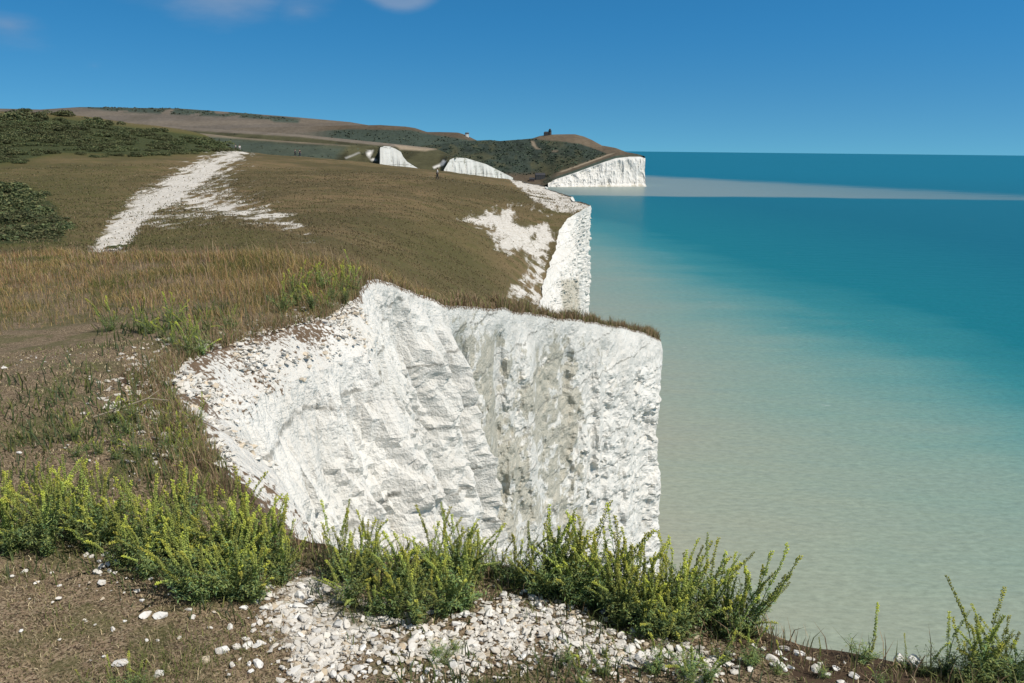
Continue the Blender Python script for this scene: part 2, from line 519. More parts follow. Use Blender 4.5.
CTRL = []
for (x, y), z in zip(rim_xy, rim_z):
    if z is not None: CTRL.append((x, y, z))
CTRL += [(5.9, 32.2, -5.8), (4.4, 35, -6.5), (1.8, 42, -9.0), (1.6, 54, -11.5), (-12, 290, -14), (-50, 370, -22), (4.6, .2, -.1), (8.5, -7, -.3), (14, -16, -.5)]
for a in range(-170, 180, 34):          # level ground about the camera
    for r in (0.6, 1.3, 2.4):
        if not (a in range(-10, 60) and r > 2): CTRL.append((r * math.sin(R(a)), r * math.cos(R(a)), 0.0))
for a in (-150, -120, -90, -70):
    for r in (5, 10, 16): CTRL.append((r * math.sin(R(a)), r * math.cos(R(a)), 0.0))
for px, py, Y in [   # what the photograph shows, with a distance for each
    (0, 683, 0), (200, 683, 0), (400, 683, 0), (60, 600, 0), (240, 600, 0), (0, 520, 0), (120, 500, 0), (60, 430, 0), (130, 400, 0), (0, 380, 0), (140, 372, 0)]:
    d = ray(px, py); q = CAMP + d * (-EYE / d[2]); CTRL.append(tuple(q))
for px, py, Y in [
    (60, 345, 6.8), (0, 345, 6.8), (160, 335, 7.0), (0, 300, 9.2), (100, 300, 9.2), (200, 300, 9.0), (-150, 300, 9.2),
    (100, 275, 11.5), (230, 275, 11.0), (330, 283, 10.6), (0, 258, 15.0), (120, 258, 15.0), (240, 262, 14.0), (330, 272, 13.0), (-150, 256, 15.0),
    # the far side of the dip
    (0, 240, 46), (60, 242, 46), (93, 246, 44), (150, 240, 48), (250, 228, 54), (330, 240, 52), (400, 265, 52), (450, 290, 52), (500, 302, 60),
    (0, 205, 78), (100, 205, 78), (200, 200, 84), (300, 205, 80), (400, 215, 80), (460, 240, 76), (505, 250, 80), (505, 215, 100), (540, 218, 105),
    (0, 165, 130), (100, 163, 135), (200, 172, 130), (300, 175, 130), (370, 177, 128), (437, 179, 124), (500, 188, 135), (530, 196, 135),
    (240, 153, 215), (300, 157, 205), (350, 161, 195), (400, 167, 185), (440, 172, 175), (480, 177, 175), (505, 181, 190),
    (0, 135, 190), (80, 130, 215), (150, 140, 220), (200, 146, 225), (-200, 130, 200), (-200, 165, 130), (-200, 240, 45),
    (0, 112, 270), (50, 113, 280), (100, 119, 290), (150, 126, 300), (200, 133, 310), (-200, 108, 270)]:
    CTRL.append(tuple(unproj(px, py, Y)))
for px, Y, z in [(0, 27, -2.6), (100, 27, -2.7), (200, 27, -2.8), (300, 24, -2.6), (-150, 27, -2.6), (380, 24, -3.2), (430, 28, -4.9), (490, 32, -6.4), (0, 36, -3.9), (150, 36, -4.0),
                 (300, 38, -4.6), (400, 38, -5.6), (460, 42, -8.0), (240, 300, -2), (300, 290, -4), (400, 280, -9), (460, 270, -11), (240, 370, -10), (100, 390, 4), (0, 390, 8), (-200, 390, 10), (400, 380, -20)]:
    q = unproj(px, 300, Y); CTRL.append((q[0], q[1], z))
CTRL = np.array(CTRL)


def warp(x, y):
    r = np.sqrt(x * x + y * y + 0.25)
    return np.stack([np.arctan2(x, y) * 1.1, np.log(r)], -1)


def tps(d2): return 0.5 * d2 * np.log(d2 + 1e-12)


_Q = warp(CTRL[:, 0], CTRL[:, 1]); _n = len(_Q)
_d2 = ((_Q[:, None] - _Q[None]) ** 2).sum(-1)
_A = np.zeros((_n + 3, _n + 3)); _A[:_n, :_n] = tps(_d2) + np.eye(_n) * 2e-4
_A[:_n, _n] = 1; _A[:_n, _n + 1:] = _Q; _A[_n:, :_n] = _A[:_n, _n:].T
_w = np.linalg.solve(_A, np.concatenate([CTRL[:, 2], np.zeros(3)]))


def H0(x, y):
    x = np.asarray(x, float); y = np.asarray(y, float)
    out = np.empty(x.shape)
    for a in range(0, len(x), 20000):
        q = warp(x[a:a + 20000], y[a:a + 20000])
        d2 = ((q[:, None] - _Q[None]) ** 2).sum(-1)
        out[a:a + 20000] = tps(d2) @ _w[:_n] + _w[_n] + q @ _w[_n + 1:]
    return out


def HT(x, y):
    """ground height with its lumps"""
    x = np.atleast_1d(np.asarray(x, float)); y = np.atleast_1d(np.asarray(y, float))
    r = np.hypot(x, y)
    z = H0(x, y)
    z = z + 0.035 * fbm(xy0(x, y, 1.3), 4) * ss(.3, 2, r) + 0.10 * ss(5, 12, r) * fbm(xy0(x, y, 0.35), 3)
    z = z + ss(40, 90, r) * (0.35 * fbm(xy0(x, y, 0.09), 4))
    return z


def ground_at(px, py, lo=1.2, hi=420.0):
    """first ground point seen at a photo position"""
    d = ray(px, py); d = d / d[1]
    t = np.exp(np.linspace(math.log(lo), math.log(hi), 900))
    P = CAMP + t[:, None] * d
    g = HT(P[:, 0], P[:, 1])
    below = np.nonzero(P[:, 2] < g)[0]
    if len(below) == 0: return None
    k = below[0]
    return np.array([P[k, 0], P[k, 1], g[k]])


# ------------------------------------------------------------------ resample the rim
seg = np.hypot(*np.diff(rim_xy, axis=0).T)
S = np.concatenate([[0], np.cumsum(seg)])


def cat(vals, s):
    """monotone-ish cubic through the rim's stations"""
    vals = np.asarray(vals, float)
    m = np.gradient(vals, S, axis=0)
    k = np.clip(np.searchsorted(S, s, 'right') - 1, 0, len(S) - 2)
    h = (S[k + 1] - S[k]); t = (s - S[k]) / h
    sh = (slice(None),) + (None,) * (vals.ndim - 1)
    t_ = t[sh]; h_ = h[sh]
    return ((2 * t_**3 - 3 * t_**2 + 1) * vals[k] + (t_**3 - 2 * t_**2 + t_) * h_ * m[k] * .7
            + (-2 * t_**3 + 3 * t_**2) * vals[k + 1] + (t_**3 - t_**2) * h_ * m[k + 1] * .7)


ss_, s_ = [], 0.0
while s_ < S[-1]:
    ss_.append(s_)
    x_, y_ = np.interp(s_, S, rim_xy[:, 0]), np.interp(s_, S, rim_xy[:, 1])
    r_ = math.hypot(x_, y_)
    s_ += max(0.035, 0.0040 * r_) if y_ > 1 else 0.4
ss_ = np.array(ss_)
DROPS = np.unique(np.concatenate([[0], np.geomspace(0.03, 1.2, 22), np.linspace(1.25, 15, 210), np.linspace(15.5, 45, 50), np.linspace(46, 61, 9)]))
prof_tab = np.stack([np.interp(DROPS, *zip(*PROF[k])) for _, _, k in RIM])
out_tab = np.array([np.array(o) / np.hypot(*o) for _, o, _ in RIM])
rx = cat(rim_xy, ss_)
rad = np.hypot(rx[:, 0], rx[:, 1])
ro = cat(out_tab, ss_); ro /= np.linalg.norm(ro, axis=1)[:, None]
# a ragged rim
jag = fbm(np.stack([ss_ / (0.10 * np.clip(rad, 3, 60)) * .45, ss_ * 0, ss_ * 0 + 3.3], -1), 5, gain=.6) * np.clip(rad, 2, 60) * 0.014
rx = rx + ro * jag[:, None] * ss(1.0, 3.0, rx[:, 1])[:, None]
rz = HT(rx[:, 0], rx[:, 1])
offs = np.stack([np.interp(ss_, S, prof_tab[:, j]) for j in range(len(DROPS))], 1)    # columns x drops
nC, nD_ = offs.shape
KINDN = ['spur', 'sheer', 'steep', 'rub', 'rib', 'wall', 'tip', 'scar']
wgt = {k: np.interp(ss_, S, [1.0 if kk == k else 0.0 for _, _, kk in RIM]) for k in KINDN}

drop = np.broadcast_to(DROPS, (nC, nD_)).copy()
drop = drop * ((rz - (SEA_Z - 1.0)) / 61.0)[:, None] if False else drop
P = np.empty((nC, nD_, 3))
P[..., 0] = rx[:, None, 0] + ro[:, None, 0] * offs
P[..., 1] = rx[:, None, 1] + ro[:, None, 1] * offs
P[..., 2] = rz[:, None] - drop
big = np.clip(rad / 25.0, .5, 4.0)                                   # bigger forms on bigger, farther cliffs
flat = P.reshape(-1, 3)
B = np.repeat(big, nD_)
sc1 = flat * np.array([.55, .55, .30]) / B[:, None] * 1.15
n_big = ridged(sc1 + 5.0, 3)                                          # ribs and gullies
n_mid = ridged(flat * np.array([1.5, 1.5, 1.1]) / B[:, None], 3)
f1, f2, cid = worley(flat * np.array([2.3, 2.3, 3.0]) / B[:, None] + fbm(flat * .9, 2)[:, None] * .5)
blk = (cid - .5) * .8 - ss(0.12, 0.0, f2 - f1) * .8                    # blocks split by joints
f1b, f2b, cidb = worley(flat * np.array([6.0, 6.0, 7.5]) / B[:, None] + 31.0)
n_fin = fbm(flat * np.array([7., 7., 3.2]) / B[:, None], 4, gain=.6)
W_ = lambda k: np.repeat(wgt[k], nD_)
ribw = W_('spur') + W_('rib') + W_('rub') + .6 * W_('steep')
# angular facets: every block of rock has its own tilted face
def facets(p):
    p = np.asarray(p, float); i = np.floor(p).astype(int); f = p - i
    best = np.full(len(p), 9.0); val = np.zeros(len(p)); idd = np.zeros(len(p))
    for dx in (-1, 0, 1):
        for dy in (-1, 0, 1):
            for dz in (-1, 0, 1):
                h = _h(i[:, 0] + dx, i[:, 1] + dy, i[:, 2] + dz)
                j = f - (_g[h] * 0.42 + 0.5) - np.array([dx, dy, dz])
                d = (j * j).sum(1); m = d < best
                v = (j * _g[(h * 7 + 13) & 255]).sum(1)
                best = np.where(m, d, best); val = np.where(m, v, val); idd = np.where(m, h, idd)
    return val, idd / 255.0
warpv = np.stack([fbm(flat * 1.6 + 3, 3), fbm(flat * 1.6 + 23, 3), fbm(flat * 1.6 + 53, 3)], -1)
fa, fid = facets(flat * np.array([2.3, 2.3, .85]) / B[:, None] + warpv * .25)
fb_, fidb = facets(flat * np.array([5.2, 5.2, 2.6]) / B[:, None] + warpv * .35 + 7)
fc_, fidc = facets(flat * np.array([11., 11., 6.]) / B[:, None] + warpv * .4 + 19)
rw_ = np.clip(W_('spur') + W_('rib') + W_('rub') + .6 * W_('steep'), 0, 1)
facet = fa * (.11 - .03 * rw_) + (fid - .5) * (.06 - .02 * rw_) + fb_ * (.11 - .03 * rw_) + (fidb - .5) * (.05 - .02 * rw_) + fc_ * .06 + (fidc - .5) * .03
# diagonal run-out gullies on the soft slope, blocky jointing on the walls
diag = ridged(np.stack([flat[:, 1] * .52 + flat[:, 2] * .10 + .22 * warpv[:, 0], flat[:, 0] * .2, flat[:, 2] * .10], -1) * 1.25, 4)
diag2 = ridged(np.stack([flat[:, 1] * 2.2 + flat[:, 2] * .5 + .3 * warpv[:, 1], flat[:, 0] * .6, flat[:, 2] * .35], -1) * 1.3, 3)
sarc = np.repeat(ss_, nD_)
joint = ridged(np.stack([sarc * .55 / B + .3 * warpv[:, 2], flat[:, 2] * .06 / B, sarc * 0 + 4.4], -1), 4)
step_ = ss(590, 597, proj(flat)[0]) * W_('wall')
ribw = np.clip(ribw, 0, 1)
crumb = fbm(flat * np.array([2.6, 2.6, .9]) + 70, 5, gain=.62)
tipw = 1 - np.where(flat[:, 1] < 45, .8, .35) * W_('tip')
dr_ = drop.ravel()
ramp = ss(0.0, 0.5, dr_) * (.3 + .7 * ss(0.2, 2.0, dr_))
lim = np.clip(rad / 8.0, .25, 1)
broad = ribw * ((diag - .6) * .35 + (diag2 - .55) * .20 + crumb * .12) + (1 - ribw) * B * tipw * ((n_big - .6) * .25 + (joint - .6) * .40 + (n_mid - .6) * .07 + step_ * .35)
fine = ribw * (facet * .34 + n_fin * .05) + (1 - ribw) * B * tipw * (facet * .42 + n_fin * .03)
rpx = proj(np.column_stack([rx, rz]))[0]
def rim_s(px, a0, b0):
    m = np.nonzero((ss_ >= S[a0]) & (ss_ <= S[b0]))[0]
    return ss_[m[np.argmin(np.abs(rpx[m] - px))]]
groove = np.zeros(len(flat))
for px_, a0, b0, wd_, am, dr0, sl in [(262, 17, 21, .22, -.22, .6, .02), (305, 18, 21, .25, -.30, .5, .03), (330, 18, 21, .16, .20, .5, .02), (352, 19, 22, .26, -.34, .4, .02), (380, 21, 25, .22, -.30, .3, .03), (393, 21, 25, .20, -.42, .2, .04), (410, 21, 25, .28, .28, .3, .03), (424, 21, 25, .20, -.34, .3, .03), (437, 21, 25, .22, .30, .4, .0),
                                  (456, 26, 33, .55, -.55, .5, .03), (478, 26, 33, .35, .22, 1.2, .05), (500, 26, 33, .5, -.35, .3, .02), (524, 26, 33, .45, .38, .8, .10), (545, 26, 33, .7, -.18, .5, .02), (568, 26, 33, .4, -.25, .4, 0), (604, 27, 33, .4, -.28, .2, -.03), (622, 27, 33, .5, .28, .5, 0), (640, 27, 33, .4, -.25, .5, .0)]:
    s0 = rim_s(px_, a0, b0)
    off = sarc - s0 - sl * dr_ + .10 * warpv[:, 0]
    groove += am * np.exp(-(off / (wd_ * (1 + .05 * dr_))) ** 2) * ss(dr0 * .2, dr0 + .8, dr_)
disp = groove * np.repeat(lim, nD_) + (broad * ramp + fine * ss(0.0, .25, dr_) * (.45 + .55 * ss(.1, 1.0, dr_))) * np.repeat(lim, nD_)
N2 = np.repeat(ro, nD_, 0)
flat2 = flat.copy()
flat2[:, 0] += N2[:, 0] * disp; flat2[:, 1] += N2[:, 1] * disp
flat2[:, 2] += ramp * np.repeat(lim, nD_) * .05 * fbm(flat * 3.0 + 40, 3) * B
# grey chalk tone, with one recess shadow painted in, and soil
ppx, ppy = proj(flat2)
isn = (flat2[:, 1] < 40)
Yd = flat2[:, 1]
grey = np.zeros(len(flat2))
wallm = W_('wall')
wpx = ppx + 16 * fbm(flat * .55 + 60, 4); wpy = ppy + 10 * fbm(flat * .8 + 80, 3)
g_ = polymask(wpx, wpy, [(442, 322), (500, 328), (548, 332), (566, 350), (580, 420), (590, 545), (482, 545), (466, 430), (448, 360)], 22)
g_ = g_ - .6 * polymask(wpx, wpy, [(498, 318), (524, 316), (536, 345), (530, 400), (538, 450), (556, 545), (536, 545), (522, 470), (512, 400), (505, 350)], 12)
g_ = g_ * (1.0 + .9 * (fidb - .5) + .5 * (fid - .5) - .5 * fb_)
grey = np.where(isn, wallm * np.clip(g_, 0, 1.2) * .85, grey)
grey = np.where(isn, np.maximum(grey, .55 * wallm * polymask(ppx, ppy, [(592, 338), (604, 340), (606, 372), (596, 362)], 6)), grey)  # shadow of the triangular recess, painted as grey
grey = np.where(isn, np.maximum(grey, ribw * (.0 + .22 * ss(.62, .30, diag) + .10 * (fid - .5))), grey)  # greyer where the ribs dip into gullies
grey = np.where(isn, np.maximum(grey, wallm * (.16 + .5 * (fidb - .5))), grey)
grey = np.where(~isn & (Yd < 130), np.maximum(.1, .8 * polymask(ppx, ppy, [(560, 278), (580, 278), (582, 330), (561, 330)], 4)), grey)
soil = np.zeros(len(flat2))
dr = drop.ravel()
soil = np.maximum(soil, W_('rub') * ss(.95, .12, dr) * (.44 + .42 * fbm(flat * 1.5 + 5, 3)))
soil = np.maximum(soil, (W_('sheer') + W_('steep')) * ss(.5, .1, dr) * .75 * (Yd < 40))
soil = np.maximum(soil, ss(.16, .02, dr) * .6 * (Yd < 40))
F = grid_faces(nC, nD_)
fin_split = np.searchsorted(ss_, S[35])                               # the fin ends here, the next cliff starts
fcol = F[:, 0] // nD_
cl = {'cliff': F[fcol < fin_split], 'farther_cliff': F[fcol >= fin_split]}
for nm, ff in cl.items():
    us, inv = np.unique(ff.ravel(), return_inverse=True)
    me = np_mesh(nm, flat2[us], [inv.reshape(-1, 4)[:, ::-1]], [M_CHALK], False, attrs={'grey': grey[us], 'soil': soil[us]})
    tag(link(nm, me), 'sheer white chalk cliff round the near cove' if nm == 'cliff' else 'white chalk cliff of the next headland', kind='structure')

# ------------------------------------------------------------------ the ground sheet
rimP = rx
bpoly = [tuple(p) for p in rimP] + [(-120, 420), (-420, 430), (-420, 0), (-60, -16), (0, -17)]
bp = np.array(bpoly)
pts = []
# log-polar points, finer in the part of the land the photograph looks at
def polar(r0, r1, a0, a1, k):
    n = int(math.log(r1 / r0) / k) + 1
    for i in range(n):
        r = r0 * math.exp(i * k); m = max(2, int((a1 - a0) / k))
        a = a0 + (np.arange(m) + (i % 2) * .5) / m * (a1 - a0)
        pts.append(np.stack([r * np.sin(a), r * np.cos(a)], 1))
polar(1.3, 16.0, R(-62), R(62), .016)
polar(16.0, 40.0, R(-60), R(30), .030)
polar(40.0, 260.0, R(-42), R(12), .0052)
polar(40.0, 260.0, R(-75), R(-42), .03)
polar(262.0, 410.0, R(-60), R(5), .012)
polar(.3, 16.0, R(63), R(298), .12)
polar(17.0, 400.0, R(-175), R(-61), .12)
pts = np.concatenate(pts)


def inside(p, poly):
    r = np.zeros(len(p), bool)
    a = poly; b = np.roll(poly, -1, 0)
    for k in range(len(a)):
        c = (a[k, 1] > p[:, 1]) != (b[k, 1] > p[:, 1])
        if not c.any(): continue
        r[c] ^= p[c, 0] < (b[k, 0] - a[k, 0]) * (p[c, 1] - a[k, 1]) / (b[k, 1] - a[k, 1]) + a[k, 0]
    return r


def rimdist(p):
    """distance to the rim, in metres"""
    out = np.full(len(p), 1e9)
    for a in range(0, len(p), 4000):
        d = np.hypot(p[a:a + 4000, None, 0] - rimP[None, ::2, 0], p[a:a + 4000, None, 1] - rimP[None, ::2, 1])
        out[a:a + 4000] = d.min(1)
    return out


pts = pts[inside(pts, bp)]
rd = rimdist(pts)
pts = pts[rd > 0.004 * np.hypot(pts[:, 0], pts[:, 1]) + .01]
nb = len(bp)
allp = np.concatenate([bp, pts])
res = geometry.delaunay_2d_cdt([Vector(p) for p in allp], [(i, (i + 1) % nb) for i in range(nb)], [], 1, 1e-6)
tv = np.array([tuple(v) for v in res[0]]); tf = np.array([f for f in res[2] if len(f) == 3])
tz = HT(tv[:, 0], tv[:, 1])
TV = np.column_stack([tv, tz])
tpx, tpy = proj(TV); tr = np.hypot(tv[:, 0], tv[:, 1])
nearm = tr < 30
trd = rimdist(tv)
chalk = np.zeros(len(TV)); green = np.zeros(len(TV)); soilt = np.zeros(len(TV))
hill = tr > 40
PATH = [[(92, 249), (112, 218), (140, 195), (170, 178), (205, 160), (232, 149), (250, 150), (226, 164), (202, 184), (180, 200), (160, 208), (140, 224), (122, 249)],
        [(178, 196), (205, 192), (240, 205), (275, 212), (300, 222), (312, 236), (290, 228), (262, 221), (228, 214), (190, 206)]]
for q, s, k in zip(PATH, (12, 13), (1.55, 1.2)): chalk = np.maximum(chalk, hill * k * polymask(tpx, tpy, q, s) * (1.0 + .45 * fbm(xy0(tv[:, 0] * 2.2, tv[:, 1] * .5, .22), 3)))
chalk = np.maximum(chalk, hill * .66 * polymask(tpx, tpy, [(100, 245), (120, 200), (200, 158), (255, 150), (240, 180), (310, 222), (315, 240), (230, 225), (170, 232)], 16))
for q, s, k in [([(458, 218), (492, 208), (515, 207), (520, 222), (546, 220), (556, 232), (548, 262), (540, 300), (500, 300), (505, 285), (520, 270), (522, 255), (494, 250), (488, 232)], 7, 1.0),
                ([(506, 176), (530, 181), (548, 186), (572, 195), (592, 207), (574, 214), (560, 213), (546, 207), (533, 201), (524, 192), (514, 185)], 3, .98), ([(500, 205), (530, 200), (556, 214), (545, 220), (520, 208)], 4, .6), ([(540, 244), (554, 240), (549, 262), (544, 290), (541, 306), (528, 304), (534, 280), (540, 262)], 3, 1.0)]:
    chalk = np.maximum(chalk, hill * k * polymask(tpx, tpy, q, s))
chalk = chalk - hill * .35 * polymask(tpx, tpy, [(521, 248), (552, 240), (546, 300), (505, 300)], 8) * (fbm(xy0(tv[:, 0], tv[:, 1], .5), 3) > -.1)
chalk = np.clip(chalk * .82, 0, 1)
TV[:, 2] += hill * ss(.2, .6, chalk) * (-.15 + .20 * ridged(xy0(tv[:, 0] * 1.6, tv[:, 1] * .6, .35), 3) - .13)
green = np.maximum(green, hill * polymask(tpx, tpy, [(-300, 118), (60, 116), (120, 124), (205, 134), (245, 146), (225, 152), (150, 157), (60, 155), (0, 166), (-300, 170)], 4) * 1.5)
green = np.maximum(green, hill * polymask(tpx, tpy, [(-300, 180), (30, 183), (60, 205), (66, 245), (-300, 260)], 6) * 1.5)
green = np.maximum(green, hill * .7 * polymask(tpx, tpy, [(118, 250), (140, 228), (180, 212), (250, 224), (280, 240), (300, 260)], 10))
green = np.maximum(green, hill * .6 * polymask(tpx, tpy, [(-300, 160), (60, 160), (150, 160), (120, 200), (95, 250), (-300, 250)], 25))
green = np.maximum(green, hill * .5 * polymask(tpx, tpy, [(360, 240), (430, 215), (490, 230), (500, 290), (420, 290)], 25))
green = np.maximum(green, hill * .55 * polymask(tpx, tpy, [(-300, 100), (0, 100), (70, 114), (0, 120), (-300, 120)], 5))
soilt = np.maximum(soilt, nearm * .8 * polymask(tpx, tpy, [(110, 380), (150, 362), (215, 352), (330, 300), (360, 300), (300, 335), (200, 380), (215, 440), (235, 470), (150, 400)], 12))
soilt = np.maximum(soilt, nearm * .75 * polymask(tpx, tpy, [(760, 640), (1200, 640), (1200, 760), (800, 690)], 12))
soilt = np.maximum(soilt, nearm * ss(.35, .05, trd) * .55)
cn = polymask(tpx, tpy, [(255, 610), (300, 560), (420, 600), (560, 585), (700, 630), (740, 690), (300, 690)], 22)
soilt = np.maximum(soilt, nearm * .35 * cn); chalk = np.maximum(chalk, nearm * .5 * cn)
me = np_mesh('ground', TV, [tf], [M_TERR], True, attrs={'chalk': chalk, 'green': green, 'soil': soilt, 'far': ss(9, 30, tr)})
tag(link('ground', me), 'clifftop turf and the grassy hill beyond the dip', kind='structure')
print('terrain', len(TV), 'cliff', len(flat2))

# ------------------------------------------------------------------ sea
rr = np.concatenate([[0], np.geomspace(20, 90000, 40)])
an = np.linspace(0, 2 * math.pi, 65)
V = np.stack([rr[:, None] * np.cos(an), rr[:, None] * np.sin(an), np.full((41, 65), SEA_Z)], -1).reshape(-1, 3)
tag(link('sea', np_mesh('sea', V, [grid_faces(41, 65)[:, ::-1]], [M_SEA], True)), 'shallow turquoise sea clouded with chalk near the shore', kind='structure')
for p_ in bpy.data.meshes['sea'].polygons: break

# ------------------------------------------------------------------ the downs and headlands beyond
C_BROWN = np.array((.125, .098, .068)); C_FIELD = np.array((.175, .148, .118)); C_OLIVE = np.array((.075, .072, .038)); C_SCRUB = np.array((.040, .053, .042))  # scrub colour lightened and greyed to carry some distance haze
C_PALE = np.array((.26, .21, .15)); C_GREY = np.array((.130, .112, .094)); C_CHALK = np.array((.70, .68, .64))


def loft(name, label, sky, base_py, Yc, Yf, paint, rough=1.0, rows=44, step=1.25, back=.25, tagkind='structure'):
    """a hill: its crest line, a front slope towards the camera and a back slope; paint(px, py) -> colours of the vegetation, some haze mixed into the scrub"""
    sky = np.array(sky, float)
    px = np.arange(sky[0, 0], sky[-1, 0] + .01, step)
    py = np.interp(px, sky[:, 0], sky[:, 1]) 
    yc = np.interp(px, *zip(*Yc)) if isinstance(Yc, list) else np.full(len(px), float(Yc))
    yf = np.interp(px, *zip(*Yf)) if isinstance(Yf, list) else np.full(len(px), float(Yf))
    pb = np.interp(px, *zip(*base_py)) if isinstance(base_py, list) else np.full(len(px), float(base_py))
    f = np.linspace(0, 1, rows)
    PX = np.repeat(px[None], rows, 0); PY = py[None] + (np.maximum(pb - py, .3))[None] * f[:, None] ** 1.15
    YY = yc[None] + (yf - yc)[None] * f[:, None] ** .85
    Vf = unproj(PX, PY, YY)
    nbk = 10
    fb = np.linspace(1, 0, nbk + 1)[:-1]
    Vb = np.repeat(Vf[:1], nbk, 0).copy()
    Vb[..., 0] *= (1 + back * fb)[:, None]; Vb[..., 1] *= (1 + back * fb)[:, None]
    Vb[..., 2] += (SEA_Z - 4 - Vb[..., 2]) * (fb[:, None] ** 1.6)
    V = np.concatenate([Vb, Vf]); nr, nc = V.shape[:2]
    V = V.reshape(-1, 3)
    col = paint(np.concatenate([np.repeat(px[None], nbk, 0), PX]).ravel(), np.concatenate([np.repeat(py[None], nbk, 0), PY]).ravel(), V)
    scr = ss(.085, .035, col.mean(1))
    amp = (yc.mean() / 796) * rough
    edge = np.tile(np.concatenate([np.full(nbk, .5), ss(0, .06, f) * ss(1, .9, f)])[:, None], (1, nc)).ravel()
    V[:, 2] += amp * (.35 * fbm(V * np.array([1, .4, 1]) / (amp * 14), 3) + scr * .8 * np.abs(fbm(V * np.array([1, .35, 1]) / (amp * 5), 3))) * (.35 + .65 * edge)
    o = link(name, np_mesh(name, V, [grid_faces(nr, nc)], [M_FAR], True, colors=col))
    return tag(o, label, kind=tagkind)


def cn_(px, py, V, s): return fbm(np.column_stack([V[:, 0] / s, V[:, 1] / s * .4, V[:, 2] / s]), 4)


def mixc(a, b, m): return a + (b - a) * np.clip(m, 0, 1)[:, None]


def paint_far(px, py, V):
    c = np.tile(C_GREY, (len(px), 1))
    b = py + 2.0 * cn_(px, py, V, 700)
    c = mixc(c, C_FIELD * .9, ss(.0, .5, np.sin(b * .55 + px * .015)))
    c = mixc(c, C_BROWN, ss(255, 330, px) * .4)
    c = mixc(c, C_OLIVE, .5 * ss(.3, .6, cn_(px, py, V, 300)))
    c = mixc(c, C_SCRUB * 1.3, polymask(px, py, [(70, 106), (180, 108), (250, 113), (300, 119), (290, 121), (230, 117), (120, 112)], 1.2) * (cn_(px, py, V, 90) > -.35))
    c = mixc(c, C_SCRUB * 1.5, polymask(px, py, [(270, 119), (300, 120), (298, 123), (274, 122)], 1))
    return c


loft('far_hill', 'far grey-brown downland on the left horizon with dark woods', [(-260, 104), (-60, 108), (0, 108.5), (40, 109.5), (80, 107), (180, 108.5), (230, 112), (300, 117.5), (350, 122), (385, 128), (430, 136), (470, 146)],
     160, 2900, 2100, paint_far, .5)


def paint_mid2(px, py, V):
    c = np.tile(C_SCRUB * 1.25, (len(px), 1))
    t = np.interp(px, [280, 350, 410, 430, 470], [134, 129.5, 130, 134.5, 140])
    c = mixc(c, C_BROWN * .8, ss(t + 1.2, t - 1, py + 1.2 * cn_(px, py, V, 150)))
    c = mixc(c, C_FIELD * .8, ss(340, 300, px) * .8)
    return c


loft('wooded_hill', 'dark wooded hill with a bare brown top behind the small chalk faces', [(230, 128), (300, 126.5), (345, 125.5), (380, 125), (405, 126.5), (415, 128), (427, 132), (440, 132), (458, 132.5), (466, 135), (476, 140), (500, 150)],
     168, 2000, 1750, paint_mid2, .6)

BT_CL_TOP = [(548, 183.5), (556, 179.5), (575, 173), (590, 167.5), (605, 162), (616, 158.5), (630, 157), (640, 157), (645.5, 158.5)]


def paint_bt(px, py, V):
    c = np.tile(C_SCRUB, (len(px), 1))
    n = cn_(px, py, V, 60)
    n3 = cn_(px, py, V, 22)
    c = mixc(c, C_OLIVE, ss(.0, .5, n) * .6)
    c = mixc(c, C_OLIVE * 1.1, ss(.15, .5, n3) * .55); c = mixc(c, C_SCRUB * .6, ss(.1, .5, -n3) * .7)
    # the bare brown brow and the strip along the cliff
    t = np.interp(px, [500, 530, 545, 560, 580, 600, 612, 620], [136, 138, 140, 141, 143, 150, 156, 160])
    c = mixc(c, C_BROWN * 1.1, ss(t + 1.5, t - .5, py + .8 * n) * ss(525, 542, px))
    ct = np.interp(px, *zip(*BT_CL_TOP))
    c = mixc(c, C_BROWN * .95, ss(ct - 9, ct - 5, py) * ss(545, 560, px))
    c = mixc(c, C_SCRUB * 1.6, ss(ct - 3.5, ct - 2, py) * ss(548, 560, px))
    c = mixc(c, C_PALE * 1.25, ss(1.1, .3, np.abs(py - (ct - 6))) * ss(556, 566, px) * ss(618, 606, px))
    c = mixc(c, C_BROWN * .7, ss(618, 626, px) * (.5 + .5 * n))
    # low ground at the gap
    c = mixc(c, C_BROWN * .75, ss(171, 176, py + n) * ss(552, 540, px))
    c = mixc(c, C_PALE, polymask(px, py, [(531, 141), (534, 141), (537, 147), (541, 149), (536, 149), (532, 145)], .9))
    c = mixc(c, C_PALE * .7, polymask(px, py, [(552, 150.5), (558, 150.5), (558, 152), (552, 152)], .8))
    return c


loft('headland', 'far headland with dark scrub, a bare brown brow and a lighthouse', [(360, 152), (440, 144), (462, 141.5), (478, 140.5), (490, 140), (500, 141), (520, 139.5), (532, 138.5), (540, 135.8), (550, 134.6), (566, 134.2), (575, 134.2), (584, 136.5), (592, 140), (602, 145.5), (608, 146.5), (616, 148), (626, 152), (638, 154.2), (645.5, 156.5)],
     [(360, 187), (540, 187), (548, 184)] + [(a, b + .2) for a, b in BT_CL_TOP[1:]], [(360, 1750), (590, 1700), (620, 1520), (645.5, 1470)], [(360, 1370), (548, 1402), (645.5, 1477)], paint_bt, .55, rows=60, step=.75)


